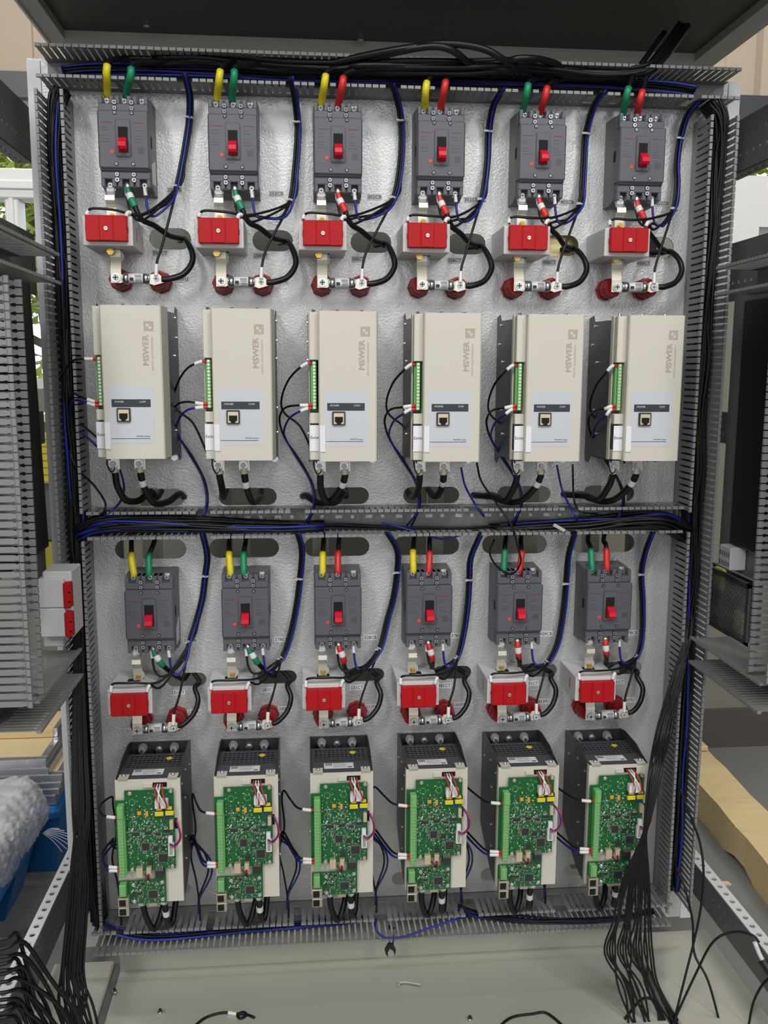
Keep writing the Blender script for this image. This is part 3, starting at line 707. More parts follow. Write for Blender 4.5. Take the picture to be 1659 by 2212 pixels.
    for x in (-0.049, -0.010, 0.030): b.cyl((x, -0.135, h - 0.001), (x, -0.135, h + 0.0035), 0.003, 'chrome', 8)
    b.cyl((w - 0.004, -0.060, -h - 0.007), (w - 0.004, -0.064, -h - 0.007), 0.0058, 'chrome', 12); tag(b.build('housing_screws', t), kind='stuff')
    for k, x in enumerate((-0.0395, 0.0025)):
        b = MB(); b.box(x - 0.0090, x + 0.0090, -0.112, -0.108, -h - 0.0225, -h + 0.006, 'cream_metal' if k else 'tin', 0.0008).box(x + 0.0075, x + 0.0095, -0.112, -0.098, -h - 0.0225, -h + 0.003, 'tin'); b.build('output_bar', t)
        b = MB(); b.cyl((x - 0.001, -0.112, -h - 0.013), (x - 0.001, -0.1145, -h - 0.013), 0.0072, 'chrome', 14).cyl((x - 0.001, -0.1145, -h - 0.013), (x - 0.001, -0.119, -h - 0.013), 0.0052, 'panel_blue', 6); b.build('output_bolt', t)
    return t
XDU = [-0.0947 + 0.172 * i for i in range(6)]
XDU[1] = 0.0785
ZDU = [-0.2465, -0.2500, -0.2522, -0.2535, -0.2540, -0.2540]
proto = make_drive()
for i in range(6):
    o = proto if i == 0 else copy_tree(proto)
    o.location = (XDU[i], -0.0005, Z0 + ZDU[i])
    o['label'] = 'beige covered drive with network socket below the %s tag, %s of its row' % (TFU[i], ORD[i])

# ------------------------------------------------------------------ lower drives with open circuit boards
R4 = random.Random(11)
def make_board_drive():
    t = empty('board_drive', (0, 0, 0), '-', 'drive', 'drives with open circuit boards')
    w = 0.0552; D = 0.150; Hh = 0.230
    def X(c): return (c - 152) / 653 * 0.1105 - 0.05525
    def Z(c): return -(c - 470) / 1245 * 0.2295
    for s in (-1, 1):
        b = MB(); b.prism([(-0.0005, 0.006), (-0.0290, 0.013), (-0.0890, 0.012), (-0.1120, 0.006), (-D, -0.001), (-D, -Hh), (-0.12, -Hh), (-0.095, -Hh + 0.004), (-0.004, -0.182), (-0.0005, -0.175)], 'x', s * w, s * (w - 0.0014), 'steel_dark')
        p = b.build('side_plate', t); b = MB()
        for y, z in ((-0.085, -0.015), (-0.03, -0.03), (-0.098, -0.062), (-0.1, -0.135), (-0.105, -0.175), (-0.13, -0.02)): b.cyl((s * w, y, z), (s * (w + 0.0016), y, z), 0.0026, 'chrome', 8)
        tag(b.build('side_screws', p), kind='stuff')
    b = MB(); b.box(-w + 0.001, w - 0.001, -0.0035, -0.0005, -0.185, 0.005, 'steel_dark'); b.box(-w + 0.002, w - 0.002, -D + 0.004, -0.06, -Hh + 0.012, -0.012, 'steel_dark'); b.build('housing', t)
    b = MB(); gx = np.linspace(-0.047, 0.047, 13); gy = np.linspace(-0.094, -0.040, 7)      # pierced top face
    for x in gx: b.box(x - 0.0009, x + 0.0009, -0.094, -0.040, -0.0065, -0.005, 'graphite_dark')
    for y in gy: b.box(-0.050, 0.050, y - 0.0009, y + 0.0009, -0.0065, -0.005, 'graphite_dark')
    b.box(-w + 0.0014, -0.046, -0.1, -0.035, -0.0065, -0.005, 'steel_dark').box(0.046, w - 0.0014, -0.1, -0.035, -0.0065, -0.005, 'steel_dark')
    b.box(-w + 0.002, w - 0.002, -0.098, -0.036, -0.016, -0.014, 'void'); b.box(-w + 0.0014, w - 0.0014, -0.038, -0.034, -0.02, -0.005, 'steel_dark'); b.build('vent_grille', t)
    b = MB(); b.prism([(-0.094, -0.0045), (-D + 0.001, -0.0015), (-D + 0.001, -0.005), (-0.094, -0.008)], 'x', -w + 0.0014, w - 0.0014, 'graphite_dark'); tp = b.build('top_band', t)
    M = Matrix.Translation((-0.004, -0.1185, -0.0023)) @ Matrix.Rotation(-0.055, 4, 'X')
    b = MB(); b.box(-0.0265, 0.0265, -0.0125, 0.0125, 0, 0.0004, 'paper')
    for k in range(5): b.box(-0.010, 0.012 + 0.004 * (k % 2), 0.010 - 0.0042 * k - 0.0009, 0.010 - 0.0042 * k, 0.0004, 0.0006, 'ink_soft')
    for k in range(9): b.box(-0.0245 + 0.0014 * k, -0.0245 + 0.0014 * k + (0.0009 if k % 3 else 0.0005), 0.001, 0.0105, 0.0004, 0.0006, 'ink')
    b.box(0.016, 0.0235, -0.0105, -0.005, 0.0004, 0.0006, 'ink_soft'); o = b.build('rating_sticker', tp); o.matrix_local = M
    b = MB(); b.cyl((0.024, -0.058, -0.0049), (0.024, -0.058, -0.0040), 0.0058, 'smd_yellow', 16); b.build('yellow_seal', t)
    for x in (-0.032, 0.026):
        b = MB(); b.cyl((x, -0.0035, -0.004), (x, -0.022, -0.004), 0.0060, 'clear', 14).cyl((x, -0.0035, -0.004), (x, -0.010, -0.004), 0.0085, 'clear', 14).cyl((x, -0.003, -0.004), (x, -0.026, -0.004), 0.0030, 'chrome', 10); b.build('capped_bolt', t)
    b = MB(); b.cyl((-0.003, -0.0035, -0.009), (-0.003, -0.018, -0.009), 0.0042, 'chrome', 10).cyl((-0.003, -0.0035, -0.009), (-0.003, -0.008, -0.009), 0.0068, 'tin', 6); b.build('fixing_bolt', t)
    # beige front plate with folded tabs
    Y = -D; b = MB()
    b.box(-0.05525, 0.05525, Y - 0.0015, Y, -Hh, 0, 'beige')
    for x0, x1 in ((X(180), X(282)), (X(680), X(778))):
        b.box(x0, x1, Y - 0.0015, Y + 0.017, 0.0, 0.0015, 'beige'); b.box(x0, x1, Y - 0.0015, Y, -0.003, 0.0015, 'beige')
    b.box(X(150), X(155), Y, Y + 0.01, -Hh, 0, 'beige'); b.box(X(801), X(805), Y, Y + 0.01, -Hh, 0, 'beige'); fp = b.build('front_plate', t)
    b = MB()
    for c in (233, 727): b.cyl((X(c), Y + 0.008, 0.0015), (X(c), Y + 0.008, 0.0055), 0.0033, 'chrome', 10)
    tag(b.build('tab_screws', fp), kind='stuff')
    b = MB(); b.box(X(530), X(672), Y - 0.0018, Y - 0.0014, Z(552), Z(506), 'void').box(X(735), X(766), Y - 0.0018, Y - 0.0014, Z(975), Z(868), 'void').box(X(440), X(526), Y - 0.0055, Y - 0.001, Z(545), Z(515), 'beige'); tag(b.build('plate_openings', fp), kind='stuff')
    # main board
    yb = Y - 0.0075; tb = 0.0016
    b = MB(); b.prism([(X(152), Z(655)), (X(250), Z(655)), (X(250), Z(560)), (X(742), Z(560)), (X(742), Z(1352)), (X(635), Z(1352)), (X(635), Z(1702)), (X(160), Z(1702)), (X(160), Z(1462)), (X(528), Z(1462)), (X(528), Z(1365)), (X(152), Z(1365))][::-1], 'y', yb - tb, yb, 'pcb'); pcb = b.build('circuit_board', t)
    yf = yb - tb
    b = MB()
    for cx, cy in ((308, 582), (717, 572), (303, 1345), (710, 1325), (308, 1500), (600, 1485), (313, 1670), (600, 1660)):
        b.cyl((X(cx), yf, Z(cy)), (X(cx), yf - 0.003, Z(cy)), 0.0036, 'chrome', 12).cyl((X(cx), yf - 0.003, Z(cy)), (X(cx), yf - 0.0048, Z(cy)), 0.0024, 'tin', 6); b.cyl((X(cx), yb, Z(cy)), (X(cx), Y, Z(cy)), 0.0026, 'brass', 6)
    tag(b.build('board_screws', pcb), kind='stuff')
    def comp(nm, x0, x1, z0, z1, h, m, c=0.0004, leads=0, lm='tin'):
        b = MB(); b.box(X(x0), X(x1), yf - h, yf, Z(z1), Z(z0), m, c)
        if leads:
            for k in range(leads):
                f = (k + 0.5) / leads
                for s in (0, 1):
                    xx = X(x0 + (x1 - x0) * f); b.box(xx - 0.0003, xx + 0.0003, yf - 0.0012, yf - 0.0002, Z(z0) if s == 0 else Z(z1) - 0.0013, (Z(z0) + 0.0013) if s == 0 else Z(z1), lm)
                    if leads > 5:
                        zz = Z(z0 + (z1 - z0) * f); xe = X(x0) if s == 0 else X(x1); b.box(xe - (0.0013 if s == 0 else 0), xe + (0 if s == 0 else 0.0013), yf - 0.0012, yf - 0.0002, zz - 0.0003, zz + 0.0003, lm)
        return b.build(nm, pcb)
    for c in ((408, 482, 1085, 1158, 8), (573, 662, 1200, 1283, 10), (455, 547, 1570, 1648, 10)): comp('chip', *c[:4], 0.0020, 'chip', leads=c[4])
    for c in ((628, 692, 955, 990, 5), (458, 508, 1252, 1318, 0), (310, 388, 975, 1010, 5), (608, 636, 1115, 1170, 4), (522, 566, 1115, 1170, 4), (440, 496, 968, 1002, 4), (545, 602, 985, 1012, 4), (345, 380, 1580, 1612, 4), (395, 420, 1480, 1515, 3)): comp('chip', *c[:4], 0.0017, 'chip', leads=c[4])
    b = MB(); b.box(X(538), X(622), yf - 0.007, yf, Z(1418), Z(1352), 'chip', 0.0004)
    for k in range(5): b.box(X(548 + 15 * k), X(553 + 15 * k), yf - 0.0075, yf, Z(1350), Z(1318), 'tin')
    b.build('pin_header', pcb)
    # green terminal blocks
    b = MB(); b.box(X(185), X(252), yf - 0.0155, yf, Z(798), Z(678), 'terminal_green', 0.0008).box(X(200), X(240), yf - 0.0172, yf - 0.015, Z(790), Z(690), 'terminal_green'); b.build('terminal_block', pcb)
    b = MB(); b.box(X(186), X(243), yf - 0.0150, yf, Z(1388), Z(800), 'terminal_green', 0.0008).box(X(243), X(256), yf - 0.0105, yf, Z(1380), Z(806), 'terminal_green'); lb = b.build('terminal_block', pcb)
    b = MB()
    for k in range(18):
        zc = Z(818 + 32 * k); b.cyl((X(214), yf - 0.0150, zc), (X(214), yf - 0.0154, zc), 0.0017, 'smd_grey', 8); b.box(X(187), X(243), yf - 0.01515, yf - 0.0149, zc - 0.0031, zc - 0.0028, 'pcb')
    tag(b.build('terminal_screws', lb), kind='stuff')
    b = MB(); b.box(X(175), X(242), yf - 0.0140, yf, Z(1582), Z(1465), 'terminal_green', 0.0008); b.box(X(190), X(226), yf - 0.0158, yf - 0.0138, Z(1560), Z(1475), 'terminal_green')
    for k in range(3): b.cyl((X(208), yf - 0.0158, Z(1490 + 30 * k)), (X(208), yf - 0.0162, Z(1490 + 30 * k)), 0.0017, 'smd_grey', 8)
    b.build('terminal_block', pcb)
    b = MB(); b.box(X(158), X(266), yf - 0.0130, yf, Z(1692), Z(1602), 'port_metal', 0.0005).box(X(170), X(236), yf - 0.0133, yf - 0.010, Z(1680), Z(1616), 'void'); b.build('network_port', pcb)
    b = MB(); b.box(X(158), X(266), yf - 0.0130, yf, Z(1782), Z(1696), 'port_metal', 0.0005).box(X(170), X(236), yf - 0.0133, yf - 0.010, Z(1772), Z(1708), 'void'); b.build('network_port', pcb)
    # white plug with red and white leads
    b = MB(); b.box(X(560), X(692), yf - 0.0120, yf, Z(722), Z(640), 'white', 0.001).box(X(570), X(690), yf - 0.0125, yf - 0.0115, Z(652), Z(622), 'white', 0.0006); pl = b.build('white_plug', pcb)
    for k, m in enumerate(('white', 'wire_red', 'white', 'wire_red')):
        xa = (600, 612, 668, 684)[k]; xb = (610, 560, 585, 635)[k]
        b = MB(); b.tube(spline([(X(xa), yf - 0.0122, Z(712)), (X(xa), yf - 0.0165, Z(670)), (X(xa * 0.5 + xb * 0.5), yf - 0.017, Z(590)), (X(xb), yf - 0.008, Z(528)), (X(xb - 5), yf + 0.006, Z(520))], 6), 0.0013, m, 6); b.build('lead', pl)
    for x0, x1, z0, z1 in ((555, 640, 760, 802), (660, 742, 755, 798)): 
        b = MB(); b.box(X(x0), X(x1), yf - 0.0085, yf, Z(z1), Z(z0), 'smd_yellow', 0.0006).box(X(x0 - 2), X(x1 + 1), yf - 0.0065, yf - 0.001, Z(z0), Z(z0 - 32), 'chip').box(X(x0 + 12), X(x1 - 15), yf - 0.0078, yf - 0.002, Z(z0 - 12), Z(z0 - 36), 'smd_yellow', 0.0006); b.build('transformer', pcb)
    comp('orange_capacitor', 374, 414, 765, 798, 0.003, 'smd_orange'); comp('orange_capacitor', 455, 484, 765, 817, 0.003, 'smd_orange')
    for k in range(3): comp('blue_capacitor', 640 + 27 * k, 660 + 27 * k, 806, 840, 0.003, 'smd_blue')
    comp('cream_connector', 697, 734, 855, 942, 0.008, 'gold_frame')
    b = MB(); b.box(X(676), X(736), yf - 0.0085, yf, Z(1210), Z(1085), 'white', 0.0008).box(X(690), X(722), yf - 0.0088, yf - 0.008, Z(1195), Z(1105), 'smd_grey').box(X(680), X(725), yf - 0.0105, yf - 0.003, Z(1085), Z(1008), 'white', 0.0008); wc = b.build('white_plug', pcb)
    for k, m in enumerate(('wire_blue', 'wire_red')):
        d = 0.0018 * k
        b = MB(); b.tube(spline([(X(695), yf - 0.0105, Z(1070 + 18 * k)), (X(745), yf - 0.013, Z(1085 + 16 * k)), (X(800) + d, yf - 0.014, Z(1020)), (X(795) + d, yf - 0.012, Z(930)), (X(755) + d, yf - 0.002, Z(870)), (X(745), yf + 0.006, Z(885))], 6), 0.0012, m, 6); b.build('lead', wc)
    for x0, x1, z0, z1 in ((345, 411, 1320, 1412), (450, 497, 1318, 1385)):
        b = MB(); b.box(X(x0), X(x1), yf - 0.0085, yf, Z(z1), Z(z0), 'gold_frame', 0.0005)
        for k in range(3): b.box(X(x0 + 8 + 18 * k), X(x0 + 14 + 18 * k), yf - 0.0095, yf, Z(z0 + 8), Z(z0 - 8), 'gold_frame')
        b.build('cream_connector', pcb)
    b = MB()
    for k in range(2): b.tube(spline([(X(466 + 12 * k), yf - 0.0075, Z(1375)), (X(470 + 10 * k), yf - 0.010, Z(1410)), (X(468 + 14 * k), yf - 0.004, Z(1448)), (X(420), yf + 0.003, Z(1412))], 5), 0.0012, 'wire_red' if k else 'black', 6)
    b.build('lead', pcb)
    b = MB(); occ = [(185, 256, 678, 1390), (560, 742, 620, 845), (408, 482, 1085, 1158), (573, 662, 1200, 1283), (455, 547, 1570, 1648), (676, 742, 850, 1210), (345, 500, 1315, 1420), (158, 270, 1460, 1790), (374, 414, 765, 798), (455, 484, 765, 817)]
    n = 0
    while n < 620:
        low = R4.random() < 0.2
        cx = R4.uniform(275, 620) if low else R4.uniform(262, 735); cy = R4.uniform(1475, 1690) if low else R4.gauss(1010, 190)
        if not low and not (575 < cy < 1340): continue
        if any(a - 8 < cx < c + 8 and e - 8 < cy < g + 8 for a, c, e, g in occ): continue
        if R4.random() < 0.5: ww, hh = R4.uniform(5, 9), R4.uniform(9, 17)
        else: ww, hh = R4.uniform(9, 17), R4.uniform(5, 9)
        k = R4.random(); m = 'smd_grey' if k < 0.40 else 'chip' if k < 0.68 else 'smd_tan' if k < 0.78 else 'white' if k < 0.93 else 'tin'
        hgt = R4.uniform(0.0005, 0.0014); b.box(X(cx - ww / 2), X(cx + ww / 2), yf - hgt, yf, Z(cy + hh / 2), Z(cy - hh / 2), m); n += 1
    for cx, cy in ((325, 675), (493, 672), (325, 893), (490, 888)):
        ring = slot(0, 0, 2 * 32 * 0.0001692, 2 * 32 * 0.0001843 + 1e-6, 9)
        for q in range(len(ring)):
            a = ring[q]; c = ring[(q + 1) % len(ring)]; b.add([(X(cx) + a[0], yf - 0.0002, Z(cy) + a[1]), (X(cx) + c[0], yf - 0.0002, Z(cy) + c[1]), (X(cx) + c[0] * 0.88, yf - 0.0002, Z(cy) + c[1] * 0.88), (X(cx) + a[0] * 0.88, yf - 0.0002, Z(cy) + a[1] * 0.88)], [(0, 1, 2, 3)], 'terminal_green')
    tag(b.build('small_components', pcb), kind='stuff')
    # bottom: cream plug and output bars
    b = MB(); b.box(X(428), X(522), -0.143, -0.128, Z(1790), Z(1735), 'gold_frame', 0.001); b.box(X(275), X(640), -0.14, -0.10, Z(1745), Z(1712), 'port_metal'); b.build('bottom_connector', t)
    for cx in (352, 580):
        b = MB(); b.box(X(cx) - 0.008, X(cx) + 0.008, -0.128, -0.124, Z(1800), Z(1700), 'tin', 0.0008); b.build('output_bar', t)
        b = MB(); b.cyl((X(cx), -0.128, Z(1765)), (X(cx), -0.131, Z(1765)), 0.0070, 'chrome', 12).cyl((X(cx), -0.131, Z(1765)), (X(cx), -0.142, Z(1765)), 0.0042, 'chrome', 10); b.build('output_bolt', t)
    return t
XDL = [-0.0920 + 0.1680 * i for i in range(6)]
XDL = [-0.0918, 0.0765, 0.2435, 0.4125, 0.5790, 0.7450]
ZDL = [-0.9230, -0.9232, -0.9236, -0.9228, -0.9250, -0.9275]
proto = make_board_drive()
for i in range(6):
    o = proto if i == 0 else copy_tree(proto)
    o.location = (XDL[i], -0.0005, Z0 + ZDL[i])
    o['label'] = 'drive with exposed green circuit board below the %s tag, %s of the bottom row' % (TFL[i], ORD[i])
# ------------------------------------------------------------------ wires and cables
def PT(L): return [U(*p) for p in L]
RW = random.Random(3)
MK = 'marker_sleeve'
SLV = {'y': 'sleeve_yellow', 'g': 'sleeve_green', 'r': 'sleeve_red'}
CN = {'y': 'yellow', 'g': 'green', 'r': 'red'}
TOPU = [(('y', 232, 206, 230, 154), ('g', 272, 207, 283, 160)), (('y', 469, 216, 474, 166), ('g', 500, 217, 506, 165)), (('y', 694, 226, 702, 175), ('r', 731, 229, 740, 181)),
        (('y', 917, 237, 920, 192), ('r', 951, 238, 961, 188)), (('g', 1129, 244, 1139, 196), ('r', 1167, 247, 1179, 205)), (('g', 1345, 251, 1355, 200), ('r', 1375, 253, 1384, 210))]
for i, pr in enumerate(TOPU):
    for k, (c, u0, v0, u1, v1) in enumerate(pr):
        du = 45 + 22 * k; e = 12 * i + 5 * k
        pts = [(u0, v0 + 3, .051), (u0 + (u1 - u0) * .25, v0 + (v1 - v0) * .3, .062), (u0 + (u1 - u0) * .7, v0 + (v1 - v0) * .7, .080), (u1, v1, .088), (u1 + 7, v1 - 22, .080)]
        if i < 2: pts += [(u1 + du, 126 + 6 * k, .050), (u1 + 130, 128 + 4 * i, .046), (700 + 20 * k, 146 + 3 * k, .055), (870, 140 + 4 * k + i, .070), (1010, 140 + 5 * k + i, .085), (1110, 136 + i + k, .09), (1190, 150 + 4 * k, .07), (1290, 158 + 3 * i, .06), (1392, 152, .07), (1425 + 6 * i, 118 - 3 * k, .06), (1470 + 6 * k, 60, .02)]
        elif i < 4: pts += [(u1 + 45, 146 + 3 * k, .07), (u1 + 110, 140 + 4 * k, .085), (1085 + 6 * k, 140 + 3 * i, .09), (1180, 148 + 2 * i, .075), (1300, 156 + 3 * k, .07), (1395, 148 + 3 * i, .075), (1430 + 5 * i, 116, .06), (1475 + 5 * k, 55, .02)]
        elif i == 4: pts += [(u1 + 40, 165 + 4 * k, .05), (u1 + 120, 160 + 5 * k, .05), (1400, 150 + 4 * k, .07), (1436 + 8 * k, 116, .06), (1482 + 5 * k, 55, .02)]
        else: pts += [(u1 + 14, 160, .07), (u1 + 38 + 4 * k, 128, .065), (u1 + 80, 70, .03)]
        P = PT(pts); sp = spline(P, 5); tot = sum((sp[q + 1] - sp[q]).length for q in range(len(sp) - 1)); sl = 0.0585 / tot
        wire('power_cable', P, 0.0047, 'cable_black', 'black cable with %s sleeve rising from the top of the %s upper breaker' % (CN[c], ORD[i]), 'cable', 'sleeved cables above the upper breakers', 8, ((0, sl, 0.0058, SLV[c], 'coloured_sleeve'),))
TOPL = [(('y', 289, 1242, 284, 1208, 284), ('g', 322, 1243, 321, 1207, 334)), (('y', 498, 1240, 495, 1201, 495), ('g', 527, 1241, 526, 1202, 531)), (('y', 697, 1240, 697, 1204, 699), ('r', 730, 1237, 730, 1204, 732)),
        (('y', 893, 1235, 892, 1199, 894), ('r', 926, 1237, 928, 1204, 928)), (('g', 1088, 1234, 1090, 1196, 1092), ('r', 1122, 1236, 1127, 1198, 1125)), (('g', 1279, 1232, 1277, 1195, 1270), ('r', 1311, 1231, 1310, 1190, 1304))]
for i, pr in enumerate(TOPL):
    for k, (c, u0, v0, u1, v1, u2) in enumerate(pr):
        P = PT([(u0, v0 + 5, .051), (u0, v0 - 3, .054), ((u0 + u1) / 2, (v0 + v1) / 2, .050), (u1, v1, .044), (u1 + (u2 - u1) * .3, v1 - 15, .036), (u2, 1168, .022), (u2 + 3, 1148, -.01), (u2 + 8, 1132, -.05), (u2 + 24, 1120, -.10)])
        sp = spline(P, 5); tot = sum((sp[q + 1] - sp[q]).length for q in range(len(sp) - 1))
        wire('power_cable', P, 0.0045, 'cable_black', 'black cable with %s sleeve entering the top of the %s lower breaker' % (CN[c], ORD[i]), 'cable', 'sleeved cables above the lower breakers', 8, ((0, 0.046 / tot, 0.0057, SLV[c], 'coloured_sleeve'),))
# cable from each breaker's middle pole into the panel slot, and from each fuse back into the slot
MID = ['g', 'g', 'r', 'r', 'r', 'r']
def U2(x, z, d): return Vector((x, -d, Z0 + z))
for row in (0, 1):
    for i in range(6):
        xb = (XUb, XLb)[row][i]; zb = (0.1425 - 0.0006 * i, -0.6535)[row] - 0.0705; fx, fz = (FUS, FLS)[row][i][1]
        hx = ([413, 633, 845, 1049, 1250, 1455], [446, 641, 830, 1018, 1203, 1386])[row][i]; hv = ([513, 518, 523, 528, 534, 540], [1465, 1460, 1455, 1449, 1447, 1443])[row][i]
        hp = U(hx, hv); hz = hp.z - Z0; wd = ('upper', 'lower')[row]; s = (1, .82)[row]
        if row == 0: P = [U2(xb, zb + .006, .055), U2(xb + .003, zb - .010, .060), U2(xb + .011, zb - .028, .066), U2(xb + .022, zb - .050, .062), U2(xb + .040, hz + .012, .045), U2(hp.x - .034, hz - .001, .026), U2(hp.x - .016, hz - .003, .006), U2(hp.x - .010, hz - .002, -.03)]
        else: P = [U2(xb + .001, zb + .008, .056), U2(xb + (.006, .008, .005, .004, .002, .001)[i], zb - .006, .062), U2(xb + (.014, .016, .010, .008, .004, .004)[i], zb - .022, .060), U2(xb + (.024, .026, .012, .012, .010, .010)[i], zb - .040, .045), U2(xb + (.036, .036, .018, .014, .018, .016)[i], hz + .012, .022), U2(xb + (.046, .046, .024, .018, .026, .022)[i], hz + .001, .004), U2(xb + .05, hz, -.03)]
        sp = spline(P, 5); tot = sum((sp[q + 1] - sp[q]).length for q in range(len(sp) - 1)); m = SLV[MID[i]]
        sv = ((0, 0.007 / tot, .0062, 'tin', 'cable_lug'), (0.007 / tot, 0.017 / tot, .0058, m, 'coloured_sleeve'), (0.017 / tot, 0.027 / tot, .0059, 'white', MK), (0.027 / tot, 0.041 / tot, .0058, m, 'coloured_sleeve'))
        wire('power_cable', P, 0.0047, 'cable_black', 'black cable with %s and white sleeves from the bottom of the %s %s breaker' % (CN[MID[i]], ORD[i], wd), 'cable', 'sleeved cables below the breakers', 8, sv)
        if row == 0: P = [U2(fx + .009, fz, .0585), U2(fx + .022, fz + .001, .058), U2(fx + .044, fz + .010, .050), U2(fx + .058, fz + .030, .040), U2(fx + .057, fz + .050, .030), U2(hp.x - .008, hz - .006, .012), U2(hp.x - .014, hz - .002, -.01), U2(hp.x - .025, hz, -.04)]
        else: P = [U2(fx + .008, fz + .002, .0585), U2(fx + .020, fz + .007, .058), U2(fx + .036, fz + .022, .048), U2(fx + .043, fz + .044, .038), U2(fx + .036, fz + .062, .024), U2(hp.x - .012, hz - .004, .010), U2(hp.x - .018, hz - .003, -.01), U2(hp.x - .03, hz, -.04)]
        t = wire('fuse_cable', P, 0.0052 if row == 0 else 0.0048, 'cable_black', 'thick black cable looping from the right end of the fuse by tag %s' % (TFU, TFL)[row][i], 'cable', 'looped cables at the fuses', 8)
        b = MB(); b.prism([(-.012, -.007), (-.008, .008), (.003, .010), (.010, .004), (.014, .0045), (.014, -.0045), (.010, -.006), (-.004, -.010)], 'y', .0005, .0022, 'cream_metal'); b.build('ring_lug', t, (-.009, -.0015, 0))
# control harness beside each breaker
HU = [[(398, 158), (409, 205), (409, 255), (403, 300), (394, 352), (383, 403), (370, 436)], [(627, 165), (637, 212), (643, 265), (643, 305), (638, 370), (629, 433), (608, 470)], [(846, 180), (858, 215), (867, 262), (868, 325), (862, 382), (851, 428), (828, 458)],
      [(1088, 190), (1066, 228), (1056, 285), (1054, 340), (1049, 390), (1041, 432), (1022, 468)], [(1304, 195), (1282, 232), (1266, 290), (1262, 345), (1259, 400), (1254, 442), (1232, 472)], [(1520, 210), (1486, 248), (1470, 300), (1463, 355), (1464, 400), (1456, 452), (1432, 486)]]
HL = [[(436, 1150), (447, 1200), (443, 1244), (437, 1292), (425, 1340), (411, 1385), (402, 1425)], [(642, 1150), (652, 1190), (648, 1250), (640, 1312), (627, 1374), (610, 1420), (585, 1442)], [(836, 1150), (858, 1190), (858, 1236), (850, 1292), (838, 1335), (821, 1400), (795, 1436)],
      [(1040, 1150), (1017, 1205), (1014, 1252), (1011, 1305), (1004, 1360), (990, 1418), (970, 1436)], [(1242, 1150), (1228, 1200), (1223, 1260), (1217, 1322), (1205, 1388), (1184, 1430), (1160, 1442)], [(1410, 1150), (1394, 1194), (1386, 1240), (1389, 1300), (1388, 1372), (1378, 1416), (1355, 1432)]]
for row in (0, 1):
    for i in range(6):
        wd = ('upper', 'lower')[row]; tr = (HU, HL)[row][i]; r = 0.0022
        xc = (XCU, XCL)[row][i]; zc = (-.003, -.802)[row] + .0235; xb = (XUb, XLb)[row][i]; zb = (.1425, -.6535)[row] - .0712
        fx, fz = (FUS, FLS)[row][i][1]
        offs = [(0, 0), (.0036, .002), (-.0034, .002), (.0012, -.0040) if i in (0, 3, 5) else (.0042, -.002), (-.0012, .0038)]
        specs = [('transformer wire', 'wire_black', [U2(xc + .055, zc + .008 + .002 * i * (1 - row), .078), U2(xc + .01, zc + .010, .098), U2(xc - .022, zc + .011, .100), U2(xc - .031, zc + .006, .097), U2(xc - .032, zc - .001 - .004 * row, .103)], 'left corner of the white block'),
                 ('transformer wire', 'wire_black', [U2(xc + .055, zc - .002, .080), U2(xc + .036, zc + .006, .100), U2(xc + .030, zc - .001 - .004 * row, .103)], 'right corner of the white block'),
                 ('sensing wire', 'wire_black', [U2(xb + .03, zb - .040, .062), U2(xb + .012, zb - .044, .064), U2(xb + .002, zb - .030, .062), U2(xb - .002, zb + .002, .058)], 'middle terminal of the breaker'),
                 ('sensing wire', 'wire_blue', [U2(xb + .045, zb - .043, .062), U2(xb + .033, zb - .036, .060), U2(xb + .028, zb + .002, .058)], 'right terminal of the breaker'),
                 ('sensing wire', 'wire_black', [U2(fx + .012, fz + .062, .050), U2(fx + .002, fz + .030, .056), U2(fx, fz + .005, .061)], 'right end of the fuse')]
        for k, (nm, m, tail, what) in enumerate(specs):
            ox, oy = offs[k]; n = 6 if k == 4 else (7 if k > 1 else 6)
            P = []
            for q, (u, v) in enumerate(tr[:n]):
                p = U(u, v, (.060, .034, .018, .016, .020, .030, .045)[q]); a = 0.5 * q + k * 1.3; P.append(p + Vector((ox + .0006 * math.sin(a), oy * 0.8, 0)))
            P = P + tail; sp = spline(P, 5); tot = sum((sp[q + 1] - sp[q]).length for q in range(len(sp) - 1))
            L = (.013, .013, .014, .013, .020)[k]
            wire(nm.replace(' ', '_'), P, r * (1.0 if row == 0 else .95), m, '%s wire to the %s, %s %s column' % ('blue' if m == 'wire_blue' else 'black', what, ORD[i], wd), 'wire', 'control wires beside the breakers', 6, ((1 - L / tot, 1, .0031, 'white', MK),))
        for q in (2, 5):
            u, v = tr[q]; p = U(u, v, (.016, .026)[q == 5]); d = (U(*tr[q + 1], .016) - U(*tr[q - 1], .016)).normalized()
            t = tag(MB().cyl(-d * .0017, d * .0017, .0074, 'nylon', 10).box(-.010, -.004, -.009, -.006, -.0015, .0015, 'nylon').build('cable_tie', None, p), 'white cable tie, %s of the two on the harness of the %s %s column' % (('top', 'bottom')[q == 5], ORD[i], wd), 'cable tie', 'cable ties on the wire harnesses')
